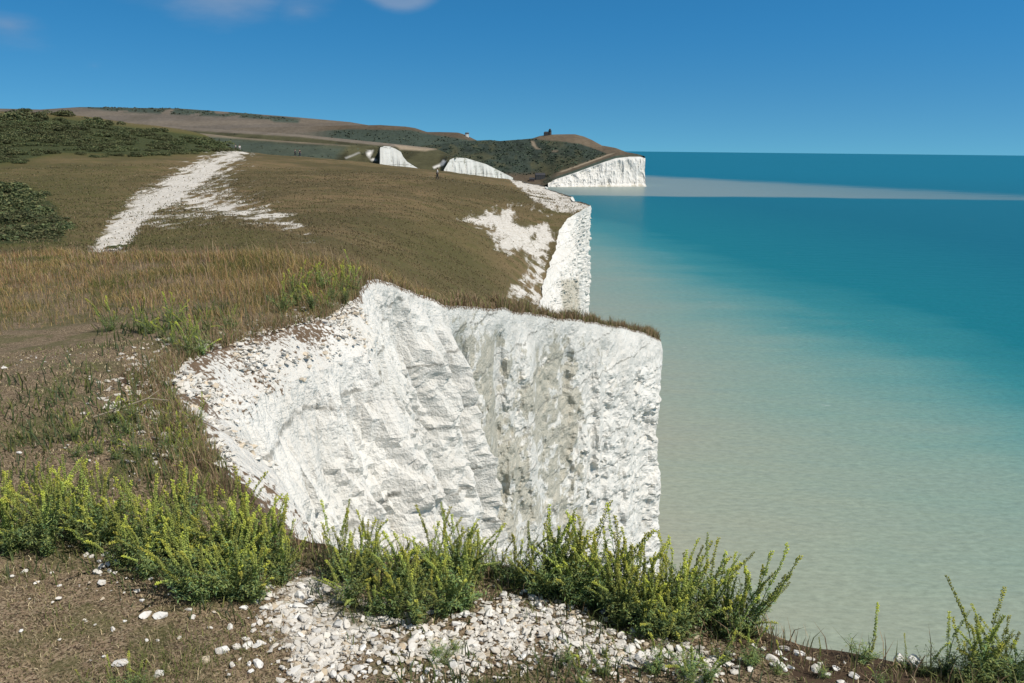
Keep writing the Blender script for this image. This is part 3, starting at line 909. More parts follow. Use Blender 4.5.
def paint_b(px, py, V):
    n = cn_(px, py, V, 25)
    c = mixc(np.tile(C_OLIVE, (len(px), 1)), C_OLIVE * .6, ss(-.1, .5, n))
    t = np.interp(px, [180, 300, 350, 400, 440], [130, 137, 142.5, 147.5, 151])
    c = mixc(c, C_FIELD * .95, ss(t + .8, t - .8, py) * ss(440, 425, px))
    c = mixc(c, C_PALE * 1.2, polymask(px, py, [(395, 145), (436, 149), (425, 151), (400, 149.5)], 1.0))
    c = mixc(c, C_CHALK, polymask(px, py, [(440, 164), (443, 160), (446, 161), (444, 165), (434, 168.5), (433, 167)], .8))
    return c


B_TOP = [(444, 170), (450, 160), (455, 157.8), (466, 158.5), (476, 161.5), (486, 164.5), (495, 169), (505, 174), (513, 178)]
loft('rolling_hill', 'olive hill with a pale field strip above the long chalk face', [(100, 122), (200, 128), (300, 134.5), (350, 139.5), (400, 144.5), (436, 148.5), (446, 153), (455, 157.2), (466, 158), (476, 161), (486, 164), (495, 168.5), (505, 173.5), (513, 178)],
     [(100, 175), (440, 182), (447, 165), (455, 157.9)] + B_TOP[3:], [(100, 800), (436, 700), (513, 620)], [(100, 520), (444, 577), (513, 614)], paint_b, .5, step=1.0)


def paint_a(px, py, V):
    n = cn_(px, py, V, 14)
    c = mixc(np.tile(C_OLIVE * 1.1, (len(px), 1)), C_OLIVE * .55, ss(-.2, .4, n))
    c = mixc(c, C_SCRUB * 1.5, polymask(px, py, [(180, 132), (290, 143), (345, 147), (335, 160), (250, 160), (180, 150)], 4) * .8)
    c = mixc(c, C_PALE * .8, polymask(px, py, [(200, 133), (300, 141), (350, 146), (300, 143.5), (200, 136)], .8) * .8)
    c = mixc(c, C_CHALK * .7, .7 * polymask(px, py, [(345, 157.6), (359, 152.2), (360, 153.0), (346, 158.8)], .8))
    c = mixc(c, C_CHALK * .95, polymask(px, py, [(366, 149), (373, 150), (371, 155), (378, 162), (372, 161), (367, 155)], 1.5) * ss(-.1, .4, cn_(px, py, V, 5)))
    return c


A_TOP = [(379.5, 158), (380, 148), (384, 146.6), (390, 147), (396, 149.5), (401, 152.5), (403, 157), (407, 162), (414, 166.5), (420, 170)]
loft('grassy_hill', 'olive hill ending in the small chalk face', [(60, 118), (150, 128), (200, 133), (240, 137.5), (300, 142), (350, 145), (379, 146.5), (384, 146.3), (390, 146.8), (396, 149.3), (401, 152.3), (403, 157), (407, 162), (414, 166.5), (430, 176)],
     [(60, 172), (378, 176), (380.5, 150)] + A_TOP[2:] + [(430, 178)], [(60, 560), (380, 470), (430, 440)], [(60, 380), (379.5, 416), (420, 431), (430, 433)], paint_a, .5, step=.8)


def far_cliff(name, label, top, base_py, Y, lean, amp, side=None):
    """a cliff face below a traced edge, its foot at sea level, its end returning inland"""
    top = np.array(top, float)
    px = np.arange(top[0, 0], top[-1, 0] + .01, .35); py = np.interp(px, top[:, 0], top[:, 1])
    T = unproj(px, py, np.interp(px, *zip(*Y)) if isinstance(Y, list) else np.full(len(px), float(Y)))
    T[:, 2] += .25
    if side:                                                         # the return of the cliff behind its end
        k = np.linspace(0, 1, 14)[1:, None]
        e = T[-1] + k * np.array([side[0], side[1], side[2]])
        T = np.concatenate([T, e])
    n = 46; f = np.linspace(0, 1, n)
    V = np.repeat(T[:, None], n, 1)
    V[..., 2] = T[:, None, 2] + (SEA_Z - 1 - T[:, None, 2]) * f
    u = np.arange(len(T))
    fl = ridged(np.column_stack([np.repeat(T[:, 0], n) / (amp * 4.5), np.repeat(T[:, 1], n) / (amp * 9), np.tile(f, len(T)) * 1.2]), 4).reshape(len(T), n)
    V[..., 1] -= f * lean + ss(.90, 1, f) * lean * 1.2 + ss(0, .12, f) * (fl - .5) * amp * 2.2
    gr = ss(.66, .35, fl) * .42 + ss(.86, 1, f) * .6
    me = np_mesh(name, V.reshape(-1, 3), [grid_faces(len(T), n)], [M_CHALKF], False, attrs={'grey': gr.ravel(), 'soil': np.zeros(len(T) * n)})
    return tag(link(name, me), label, kind='structure')


far_cliff('far_cliff', 'white cliff below the far headland at the right', [(a, b - .2) for a, b in BT_CL_TOP], None, [(548, 1400), (645.5, 1475)], 14, 3.5, side=(-3, 260, 4))
far_cliff('distant_cliff', 'long white cliff face seen over the hill crest', B_TOP, None, [(444, 575), (513, 612)], 5, 1.2, side=(-3, 60, 0))
far_cliff('small_cliff', 'small white cliff face above the hill crest', A_TOP, None, [(379.5, 415), (420, 430)], 4, .9, side=(-2, 30, -3))
#PART2
# ------------------------------------------------------------------ grass: nobody could count it
def to_land(n, r0, r1, a0, a1, power=1.0):
    r = np.sqrt(RNG.uniform(r0 ** 2, r1 ** 2, n)) if power == 1 else r0 * (r1 / r0) ** RNG.uniform(0, 1, n)
    a = RNG.uniform(R(a0), R(a1), n)
    p = np.stack([r * np.sin(a), r * np.cos(a)], 1)
    return p[inside(p, bp)]


def clumped(p, scale, lo, hi, seed=0.0):
    return RNG.uniform(0, 1, len(p)) < ss(lo, hi, fbm(xy0(p[:, 0] + seed, p[:, 1], scale), 3))


def blades(name, label, p, z, h, wd, col, lean=.35, mat=None, parent=None, wind=(-.12, .04), curl=1.0):
    n = len(p)
    h = np.broadcast_to(h, (n,)); wd = np.broadcast_to(wd, (n,))
    a = RNG.uniform(0, 2 * math.pi, n); b = RNG.uniform(0, 2 * math.pi, n)
    l = RNG.uniform(0, lean, n) * h
    dx = np.cos(a) * l + wind[0] * h; dy = np.sin(a) * l + wind[1] * h
    sx, sy = np.cos(b) * wd / 2, np.sin(b) * wd / 2
    V = np.empty((n, 5, 3))
    base = np.column_stack([p, z])
    mid = base + np.column_stack([dx * .3, dy * .3, h * .55]); tip = base + np.column_stack([dx * curl, dy * curl, h * (1 - .25 * (l / (h + 1e-6)))])
    s = np.column_stack([sx, sy, sx * 0])
    V[:, 0] = base - s; V[:, 1] = base + s; V[:, 2] = mid + s * .75; V[:, 3] = mid - s * .75; V[:, 4] = tip
    k = np.arange(n)[:, None] * 5
    C = np.repeat(col[:, None], 5, 1)
    C[:, 4] *= 1.15
    me = np_mesh(name, V.reshape(-1, 3), [k + np.array([[0, 1, 2, 3]]), k + np.array([[3, 2, 4]])], [mat or M_GRASS], False, C.reshape(-1, 3))
    return tag(link(name, me, parent), label, kind='stuff')


def pick(n, cols, wts, var=.3):
    c = np.array(cols)[RNG.choice(len(cols), n, p=np.array(wts) / sum(wts))]
    return c * RNG.uniform(1 - var, 1 + var, (n, 1))


STRAW, RUST, OCHRE, OLIVE, GRN, MAUVE = (.52, .38, .19), (.34, .21, .095), (.45, .33, .12), (.165, .165, .050), (.11, .145, .036), (.22, .155, .11)
# the field of ripe grass up to the brow
p = to_land(230000, 5.8, 19, -72, -6)
z = HT(p[:, 0], p[:, 1]); px_, py_ = proj(np.column_stack([p, z]))
f_ = ss(352, 325, py_ + 10 * fbm(xy0(p[:, 0], p[:, 1], .6), 3) + 22 * ss(240, 120, px_) * ss(-40, 60, px_))
ok = (RNG.uniform(0, 1, len(p)) < f_ * (.35 + .65 * ss(-.5, .3, fbm(xy0(p[:, 0], p[:, 1], 1.1), 3)))) & (rimdist(p) > .12 * RNG.uniform(0, 1, len(p)))
p, z = p[ok], z[ok]; px_, py_ = px_[ok], py_[ok]
tall = .45 + .55 * ss(140, 300, px_) * ss(320, 285, py_)
hn = fbm(xy0(p[:, 0], p[:, 1], .8), 3)
h = RNG.uniform(.07, .30, len(p)) * (tall + .35 * hn)
rust = ss(.1, .5, fbm(xy0(p[:, 0] + 9, p[:, 1], .45), 3) + .4 * ss(150, 300, px_))
col = pick(len(p), [STRAW, RUST, OCHRE, OLIVE, GRN], [.20, .20, .28, .22, .10])
gsel = (RNG.uniform(0, 1, len(p)) < (.45 + .4 * ss(200, 60, px_)) * ss(-.15, .4, fbm(xy0(p[:, 0] - 4, p[:, 1], .55), 3))) & (rust < .8)
col[gsel] = pick(gsel.sum(), [OLIVE, GRN, (.14, .14, .04)], [.5, .3, .2])
blades('dry_grass', 'field of ripe rust and straw coloured grass', p, z, h, np.clip(.0042 * p[:, 1] / 8, .003, .009) * RNG.uniform(.6, 1.3, len(p)), col, 1.0)
# seed heads standing above it
p = to_land(11000, 7.0, 19, -65, -6); z = HT(p[:, 0], p[:, 1]); px_, py_ = proj(np.column_stack([p, z]))
ok = (py_ < 318) & clumped(p, .7, -.3, .4, 3); p, z, px_ = p[ok], z[ok], px_[ok]
blades('seeding_grass', 'thin seeding grass stalks standing above the field', p, z, RNG.uniform(.15, .45, len(p)) * (.6 + .6 * ss(120, 300, px_)), .0055 * p[:, 1] / 10, pick(len(p), [(.52, .40, .24), (.40, .24, .13), (.34, .24, .18)], [.4, .35, .25]), .35, curl=1.2)
# short grey-brown mat at the feet and along the path
p = to_land(340000, 1.35, 7.6, -68, 40, 2)
z = HT(p[:, 0], p[:, 1]); px_, py_ = proj(np.column_stack([p, z]))
cnm = polymask(px_, py_, [(255, 610), (300, 560), (420, 600), (560, 585), (700, 630), (740, 690), (300, 690)], 18)
rd_ = rimdist(p)
ok = (RNG.uniform(0, 1, len(p)) < (.25 + .75 * ss(-.35, .35, fbm(xy0(p[:, 0], p[:, 1], 4.0), 3))) * (1 - .93 * cnm)) & (rd_ > .03)
p, z, py_, px_ = p[ok], z[ok], py_[ok], px_[ok]
gm = ss(.0, .45, fbm(xy0(p[:, 0] + 3, p[:, 1], 1.6), 3))
col = pick(len(p), [(.29, .205, .135), (.41, .30, .19), (.17, .115, .08), (.55, .44, .29), (.20, .19, .075)], [.28, .24, .12, .16, .2], .35)
gs = RNG.uniform(0, 1, len(p)) < .7 * gm
col[gs] = pick(gs.sum(), [(.13, .14, .045), (.18, .175, .06)], [.6, .4])
blades('turf_mat', 'matted grey-brown dead turf and moss', p, z - .004, RNG.uniform(.006, .036, len(p)) * (.7 + .9 * gm),   .0030 * np.clip(p[:, 1] / 2.6, .7, 2.4) * RNG.uniform(.5, 1.4, len(p)), col, 1.3, curl=1.0, wind=(0, 0))
# straw litter lying about
p = to_land(30000, 1.4, 7.5, -66, 35, 2); z = HT(p[:, 0], p[:, 1]); ok = clumped(p, 2.6, -.4, .5, 11); p, z = p[ok], z[ok]
blades('straw_litter', 'dead straw lying on the turf', p, z + .006, RNG.uniform(.005, .024, len(p)), .0026, pick(len(p), [(.34, .26, .17), (.24, .16, .10), (.42, .35, .26)], [.5, .3, .2]), 3.0)
# green herbs creeping among it
p = to_land(80000, 1.4, 9.5, -66, 35, 2); z = HT(p[:, 0], p[:, 1]); px_, py_ = proj(np.column_stack([p, z]))
gmask = np.maximum.reduce([polymask(px_, py_, q, 18) for q in [
    [(-40, 390), (60, 380), (190, 380), (260, 440), (240, 490), (-40, 490)], [(-60, 480), (160, 470), (290, 560), (240, 620), (60, 570), (-60, 575)],
    [(300, 560), (500, 560), (470, 625), (350, 630)], [(500, 565), (780, 610), (760, 650), (620, 640), (500, 600)],
    [(500, 662), (560, 652), (720, 660), (800, 690), (380, 700), (400, 672)], [(180, 340), (260, 350), (250, 385), (180, 380)], [(100, 320), (250, 310), (240, 340), (110, 345)], [(270, 285), (365, 265), (365, 310), (290, 325)]]])
ok = (RNG.uniform(0, 1, len(p)) < .85 * gmask * (.3 + .7 * ss(-.3, .3, fbm(xy0(p[:, 0], p[:, 1], 3.0), 3)))) & (rimdist(p) > .02)
p, z = p[ok], z[ok]
blades('green_herbs', 'low green herbs creeping through the dead turf', p, z, RNG.uniform(.02, .085, len(p)) * np.clip(p[:, 1] / 3, 1, 2.2), .006 * np.clip(p[:, 1] / 3.2, .8, 2), pick(len(p), [(.13, .17, .05), (.085, .13, .05), (.19, .21, .06), (.10, .14, .07)], [.3, .35, .15, .2], .35), 1.2)
# tussocks along the top of the far arm of the cove and fringing the rim
pl = []
for s0, s1, n, k in [(S[22], S[35], 26000, .55), (S[13], S[22], 11000, .16), (S[4], S[12], 900, .10)]:
    s = RNG.uniform(s0, s1, n)
    x, y = np.interp(s, ss_, rx[:, 0]), np.interp(s, ss_, rx[:, 1]); ox, oy = np.interp(s, ss_, ro[:, 0]), np.interp(s, ss_, ro[:, 1])
    d = np.abs(RNG.normal(0, k, n)) + .015
    pl.append(np.stack([x - ox * d, y - oy * d], 1))
p = np.concatenate(pl); p = p[inside(p, bp)]
ok = clumped(p, 1.6, -.75, .2, 20); p = p[ok]; z = HT(p[:, 0], p[:, 1])
far_ = ss(11, 15, np.hypot(p[:, 0], p[:, 1]))
blades('rim_grass', 'brown tussock grass fringing the cliff top', p, z - .01, RNG.uniform(.06, .16, len(p)) + far_ * ss(13, 19, p[:, 1]) * RNG.uniform(.04, .30, len(p)) * (.25 + 1.0 * ss(-.2, .5, fbm(xy0(p[:, 0], p[:, 1], 1.3), 3))), .004 + .012 * far_, pick(len(p), [(.34, .235, .135), (.44, .32, .19), (.22, .155, .085), (.22, .23, .08)], [.3, .2, .2, .3]), .7)
# cropped tufts over the next hill
p = to_land(130000, 42, 150, -42, 7, 2); z = HT(p[:, 0], p[:, 1]); px_, py_ = proj(np.column_stack([p, z]))
cm = np.maximum.reduce([polymask(px_, py_, q, 5) for q in PATH + [[(462, 215), (492, 206), (515, 207), (520, 222), (546, 220), (556, 232), (548, 262), (540, 300), (500, 300), (505, 285), (520, 270), (522, 255), (494, 250), (488, 232)], [(512, 178), (535, 186), (560, 205), (590, 206), (570, 192), (548, 182)]]])
ok = (RNG.uniform(0, 1, len(p)) < np.maximum(.10, ss(.75, .3, cm))) & clumped(p, .35, -.8, .5, 5); p, z, px_, py_ = p[ok], z[ok], px_[ok], py_[ok]
rr_ = np.hypot(p[:, 0], p[:, 1])
gl = ss(-.1, .4, fbm(xy0(p[:, 0], p[:, 1], .06), 3)) * .5 + .55 * ss(280, 100, px_)
col = pick(len(p), [(.19, .142, .075), (.245, .185, .105), (.14, .105, .054), (.155, .138, .058)], [.35, .2, .25, .2])
gs = RNG.uniform(0, 1, len(p)) < gl * .6
col[gs] = pick(gs.sum(), [(.12, .118, .043), (.095, .098, .036)], [.6, .4])
blades('hill_grass', 'cropped tufty brown-green grass over the next hill', p, z - .02, RNG.uniform(.05, .17, len(p)), .0011 * rr_, col, .9)

# ------------------------------------------------------------------ scrub bushes on the far side of the dip
def bush_mesh(name, seed, n=1300, flatn=.62):
    g = np.random.default_rng(seed)
    lobes = [(g.normal(0, .38, 2), g.uniform(.28, .55)) for _ in range(6)]
    P_, S_ = [], []
    for (c, r) in lobes:
        k = n // 6
        d = g.normal(size=(k, 3)); d /= np.linalg.norm(d, axis=1)[:, None]; d[:, 2] = np.abs(d[:, 2])
        q = d * r * g.uniform(.55, 1.05, (k, 1)) ** .6; q[:, 0] += c[0]; q[:, 1] += c[1]; q[:, 2] = q[:, 2] * flatn * 1.5 + r * .15
        P_.append(q)
    P_ = np.concatenate(P_); n = len(P_)
    s = g.uniform(.035, .085, (n, 1))
    a = g.normal(size=(n, 3)); a /= np.linalg.norm(a, axis=1)[:, None]
    b = np.cross(a, g.normal(size=(n, 3))); b /= np.linalg.norm(b, axis=1)[:, None]
    V = np.stack([P_ - a * s, P_ + b * s * .7, P_ + a * s, P_ - b * s * .7], 1).reshape(-1, 3)
    V[:, 2] = np.maximum(V[:, 2], -.05)
    c = np.array([(.085, .105, .045), (.12, .135, .056), (.155, .15, .066), (.065, .084, .038)])[g.integers(0, 4, n)] * g.uniform(.7, 1.3, (n, 1))
    k = np.arange(n)[:, None] * 4
    return np_mesh(name, V, [k + np.arange(4)[None]], [M_SCRUB], False, np.repeat(c, 4, 0))


BUSH = [bush_mesh('bush_crown', s) for s in (1, 2, 3, 4, 5)]
sm = MB()
for a in range(4):
    t_ = a * 1.6
    sm.tube([(0, 0, -.1), (.1 * math.cos(t_), .1 * math.sin(t_), .2), (.3 * math.cos(t_), .3 * math.sin(t_), .45)], [.03, .022, .012], 5, (.06, .045, .03))
STEMM = sm.mesh('bush_stems', [M_SCRUB])


def bush(px, py, size, label, group=None, hs=1.0, parts=True):
    g = ground_at(px, py, lo=24.0)
    if g is None: return
    o = empty('scrub_bush', tuple(g - np.array([0, 0, .1])), random.uniform(0, 6.28))
    tag(o, label, 'bush', group)
    s = size * g[1] / FPX
    o.scale = (s, s, s * hs)
    link('crown', random.choice(BUSH), o)
    if parts: link('stem', STEMM, o)


def in_poly(n, poly, mind):
    poly = np.array(poly, float); out = []
    k = 0
    while len(out) < n and k < 20000:
        k += 1
        q = np.array([random.uniform(*(poly[:, 0].min(), poly[:, 0].max())), random.uniform(poly[:, 1].min(), poly[:, 1].max())])
        if inside(q[None], poly)[0] and all(np.hypot(*((q - r) * (1, 2.2))) > mind for r in out): out.append(q)
    return sorted(out, key=lambda q: q[1])


for q in in_poly(225, [(-30, 122), (10, 118), (40, 120), (90, 119), (125, 126), (200, 137), (232, 147), (222, 151), (150, 157), (100, 158), (60, 154), (20, 163), (-30, 166)], 4.2):
    bush(q[0], q[1], random.uniform(7, 12), 'dark green scrub bush in the wide thicket below the left skyline', 'scrub bushes in the thicket below the left skyline', random.uniform(.5, .85))
for px, py, s, lb in [(12, 121, 20, 'largest rounded dark bush on the left skyline, nearest the green field'), (32, 119, 20, 'second rounded dark bush on the left skyline, right of the largest'),
                      (64, 116, 13, 'small dark bush standing highest on the skyline above the thicket'), (13, 111, 9, 'tiny bush on the pale green skyline field at far left'), (26, 112, 8, 'smaller tiny bush on the skyline field beside another at far left')]:
    bush(px, py, s, lb, None, .75)
for q in in_poly(44, [(-30, 192), (10, 188), (38, 196), (58, 218), (62, 240), (-30, 241)], 6):
    bush(q[0], q[1], random.uniform(15, 24), 'dark bush in the thicket at the left edge beyond the grass field', 'bushes in the dark thicket at the left edge', random.uniform(.5, .8))
bush(113, 247, 9, 'small brown-black shrub at the foot of the chalk track', None, .7)
for q in in_poly(14, [(225, 148), (260, 147), (285, 150), (320, 155), (318, 158), (280, 154), (250, 150), (225, 151)], 5):
    bush(q[0], q[1], random.uniform(6, 10), 'low dark bush along the crest behind the top of the chalk track', 'low bushes along the crest behind the track', .6, False)

# ------------------------------------------------------------------ flowering weeds
def spike_mesh(seed, L=.40, kind=0):
    """one stem: narrow leaves low down, then a long spike of knobbly green pods ending in yellow buds"""
    g = np.random.default_rng(seed); mb = MB()
    bend = g.normal(0, .07, 2); n = 9
    zz = np.linspace(0, 1, n)
    pts = np.column_stack([bend[0] * zz ** 2, bend[1] * zz ** 2 + .008 * np.sin(zz * 9 + seed), zz * L])
    mb.tube(pts, np.linspace(.0026, .0009, n), 4, (.11, .14, .045))
    at = lambda f: np.array([np.interp(f, zz, pts[:, k]) for k in range(3)])
    st = g.uniform(.50, .74)
    npod = int(g.uniform(60, 95) * (1 - st) / .5)
    yel = g.uniform(0, 1) < .6
    for i in range(npod):
        f = st + (1 - st) * (i + .5) / npod
        a = i * 2.4 + g.uniform(-.3, .3); c = at(f)
        q = (f - st) / (1 - st)
        ln = (.0125 * (1 - .45 * q) + .0035) * g.uniform(.6, 1.35)
        if yel and q > .72: ln *= 1.35
        wd = ln * g.uniform(.26, .40)
        d = np.array([math.cos(a) * .8, math.sin(a) * .8, .75]); d /= np.linalg.norm(d)
        s1 = np.cross(d, [0, 0, 1]); s1 /= np.linalg.norm(s1); s2 = np.cross(d, s1)
        b0 = c + d * .003; m = c + d * ln * .6; e = c + d * ln
        V = [b0, m + s1 * wd, m + s2 * wd, m - s1 * wd, m - s2 * wd, e]
        gcol = np.array((.34, .375, .10)) * g.uniform(.7, 1.25)
        ycol = np.array((.52, .52, .10)) if yel else np.array((.32, .34, .09))
        col = gcol + (ycol - gcol) * np.clip((q - .45) / .4, 0, 1)
        mb.add(V, [[0, 2, 1], [0, 3, 2], [0, 4, 3], [0, 1, 4], [5, 1, 2], [5, 2, 3], [5, 3, 4], [5, 4, 1]], col)
    for i in range(46):                                             # leaves on the stem
        f = g.uniform(.04, st); a = g.uniform(0, 6.28); c = at(f)
        leaf(mb, g, c, a, g.uniform(.018, .05), g.uniform(.0020, .0045), g.uniform(.1, .9))
    return mb.mesh('flower_spike', [M_LEAF])


def leaf(mb, g, c, a, ln, wd, up):
    d = np.array([math.cos(a), math.sin(a), up]); d /= np.linalg.norm(d)
    s = np.cross(d, [0, 0, 1]); s /= np.linalg.norm(s)
    m = c + d * ln * .55; e = c + d * ln + np.array([0, 0, -ln * .25])
    col = np.array([(.18, .255, .095), (.24, .30, .095), (.15, .23, .115), (.30, .33, .11)][g.integers(0, 4)]) * g.uniform(.75, 1.25)
    mb.add([c, m + s * wd, e, m - s * wd], [[0, 1, 2, 3]], col)


def leaves_mesh(seed, n=520, r=.17, hgt=.28):
    """the tangle of fine cut leaves round the foot of a plant"""
    g = np.random.default_rng(seed); mb = MB()
    for k in range(16):
        a = g.uniform(0, 6.28); rr_ = g.uniform(.4, 1) * r; hh = g.uniform(.35, 1.0) * hgt
        tp = np.array([math.cos(a) * rr_, math.sin(a) * rr_, hh])
        pts = np.array([[0, 0, 0], tp * [.45, .45, .6], tp])
        mb.tube(pts, [.0025, .002, .001], 3, (.09, .11, .045))
        for i in range(n // 16):
            f = g.uniform(.08, 1); c = np.array([np.interp(f, [0, .5, 1], pts[:, j]) for j in range(3)]) + g.normal(0, .009, 3)
            leaf(mb, g, c, g.uniform(0, 6.28), g.uniform(.016, .042), g.uniform(.002, .0042), g.uniform(-.1, .9))
    return mb.mesh('leaves', [M_LEAF])


SPIKES = [spike_mesh(100 + i, random.uniform(.34, .46)) for i in range(16)]
LEAVES = [leaves_mesh(200 + i) for i in range(5)]


def weed(px, py, hpx, label, group=None, lean=(0, 0), nsp=10, lo=1.2, leafy=1.0, spread=.27):
    g = ground_at(px, py, lo)
    if g is None or not inside(g[None, :2], bp)[0]: return None
    dist = math.hypot(g[1], 1.6 - g[2])
    hgt = hpx * dist / FPX
    o = tag(empty('flowering_weed', (g[0], g[1], g[2] - .012), random.uniform(0, 6.28)), label, 'weed', group)
    rz = o.rotation_euler.z
    s = hgt / .40
    if leafy > 0:
        l = link('leaves', random.choice(LEAVES), o); l.scale = (s * leafy,) * 3; l.rotation_euler.z = random.uniform(0, 6.28)
    for k in range(nsp):
        c = link('flower_spike', random.choice(SPIKES), o)
        a = random.uniform(0, 6.28); tl = abs(random.gauss(0, spread)) if nsp > 1 else .05
        v = Vector((math.sin(tl) * math.cos(a) + lean[0] * random.uniform(.5, 1.3), math.sin(tl) * math.sin(a) + lean[1], math.cos(tl)))
        v.rotate(Matrix.Rotation(-rz, 3, 'Z'))
        c.rotation_euler = v.to_track_quat('Z', 'Y').to_euler()
        r_ = random.uniform(0, .05) * s
        c.location = (r_ * math.cos(a), r_ * math.sin(a), 0)
        c.scale = (s * 1.0, s * 1.0, s * random.uniform(.5, 1.2))
    return o


def weeds(n, poly, mind, hp, label, group, nsp=(10, 15), leanx=None, **kw):
    for q in in_poly(n, poly, mind):
        weed(q[0], q[1], random.uniform(*hp), label, group, (leanx(q[0]) if leanx else random.uniform(-.08, .12), 0), random.randint(*nsp), **kw)


weeds(36, [(-25, 545), (0, 562), (90, 555), (140, 585), (200, 604), (262, 608), (285, 590), (284, 566), (240, 548), (150, 530), (60, 524), (-25, 530)], 17, (50, 70),
      'yellow-green flowering weed in the dense bank at the left foreground', 'flowering weeds in the dense left bank', leanx=lambda x: -.04 + .22 * ss(200, 280, x))
weeds(16, [(322, 575), (335, 604), (375, 628), (450, 618), (492, 592), (480, 572), (400, 566), (330, 562)], 17, (46, 66),
      'green flowering weed in the middle clump before the white cliff', 'flowering weeds in the middle clump', leanx=lambda x: .06)
weeds(4, [(455, 585), (505, 592), (515, 578), (470, 568)], 9, (32, 55), 'slender green weed bridging the gap between the middle and big clumps', 'weeds between the middle and big clumps', (5, 9))
weeds(30, [(500, 582), (545, 600), (600, 622), (660, 642), (738, 642), (752, 632), (700, 612), (640, 594), (560, 580)], 15, (54, 76),
      'yellow-green flowering weed in the big clump on the cliff brink', 'flowering weeds in the big clump on the brink', leanx=lambda x: .05 + .36 * ss(620, 745, x))
weeds(9, [(560, 665), (640, 655), (720, 652), (760, 668), (720, 690), (580, 690)], 24, (36, 60), 'small straggling weed in front of the big clump', 'small straggling weeds before the big clump', (2, 4), leafy=.8)
weeds(5, [(430, 655), (470, 645), (480, 660), (440, 668)], 12, (14, 22), 'tiny green weed growing through the chalk stones', 'tiny weeds among the chalk stones', (1, 2), leafy=1.3)
weeds(9, [(955, 690), (975, 676), (1035, 678), (1040, 690)], 9, (52, 84), 'upright green weed in the clump at the bottom right corner', 'weeds in the bottom right corner', (3, 5), leafy=.7, spread=.2)
for px, py, h, n, lx, lb in [(863, 662, 62, 2, .28, 'lone leaning weed with a ragged top standing on the dark earth brink'), (903, 668, 34, 1, .35, 'short leaning weed between two white stones on the brink'),
                             (926, 674, 46, 1, -.05, 'slim dark green weed spike right of the white stones'), (943, 676, 64, 2, -.12, 'tall thin weed with a pale yellow top near the right corner'),
                             (960, 680, 52, 3, .05, 'bushy pale weed left of the corner clump'), (755, 664, 42, 1, .0, 'single weed spike before the brink right of the big clump'), (778, 676, 34, 1, .1, 'short weed spike at the bottom edge right of the big clump'),
                             (822, 680, 34, 2, .0, 'small yellow-flowered weed at the bottom edge below the lone weed'), (880, 684, 30, 2, 0, 'low green weed at the bottom edge beside the white stones'), (740, 622, 60, 2, .5, 'thin weed leaning out over the brink at the end of the big clump')]:
    weed(px, py, h, lb, None, (lx, 0), n, leafy=.75, spread=.16)
for px, h, lb in [(86, 26, 'leftmost yellow-tipped weed at the bottom left edge'), (112, 34, 'middle yellow-tipped weed at the bottom left edge, beside a white stone'), (133, 44, 'tallest yellow-tipped weed at the bottom left edge'), (148, 30, 'rightmost yellow-tipped weed at the bottom left edge')]:
    weed(px, 690, h, lb, None, (0, 0), 2, leafy=.7, spread=.14)
weeds(26, [(60, 450), (110, 415), (165, 405), (200, 420), (215, 450), (200, 480), (100, 478)], 15, (16, 30), 'grey-green weed in the thin patch above the left bank', 'weeds in the thin patch above the left bank', (4, 7), leanx=lambda x: .04 + .25 * ss(170, 220, x), spread=.32)
weeds(14, [(150, 400), (182, 396), (200, 425), (216, 460), (190, 470), (150, 440)], 8, (12, 22), 'low grey-green weed creeping over the turf edge beside the crumbling slope', 'low weeds along the turf edge beside the slope', (4, 7), leanx=lambda x: .15, spread=.4)
weeds(9, [(178, 372), (215, 388), (250, 378), (255, 358), (190, 352)], 9, (26, 40), 'dark green weed in the clump on the rubble ledge', 'weeds in the clump on the rubble ledge', (5, 8), lo=4)
weeds(12, [(110, 345), (180, 350), (240, 335), (240, 318), (150, 322), (105, 330)], 9, (22, 36), 'bright green weed in the strip along the dry grass edge', 'weeds in the strip along the dry grass edge', (4, 6), lo=4, leafy=.9)
weeds(14, [(278, 318), (345, 312), (362, 298), (360, 278), (300, 292)], 8, (24, 38), 'tall green weed in the stand at the cliff top corner', 'weeds in the stand at the cliff top corner', (4, 6), lo=5, spread=.22)

db = MB(); g_ = ground_at(120, 425, 3)
for pts, r_ in [([(0, 0, .02), (.14, .05, .06), (.27, .12, .10), (.38, .15, .08)], .006), ([(.14, .05, .06), (.2, .0, .12), (.26, -.02, .13)], .004), ([(.27, .12, .1), (.31, .2, .13)], .003)]:
    db.tube(pts, np.linspace(r_, r_ * .5, len(pts)), 5, (.30, .25, .19))
b_ = db.build('dead_branch', [M_LEAF]); b_.location = tuple(g_ + np.array([-.15, 0, .02])); tag(b_, 'bleached dead twig lying in the thin weed patch', 'twig')

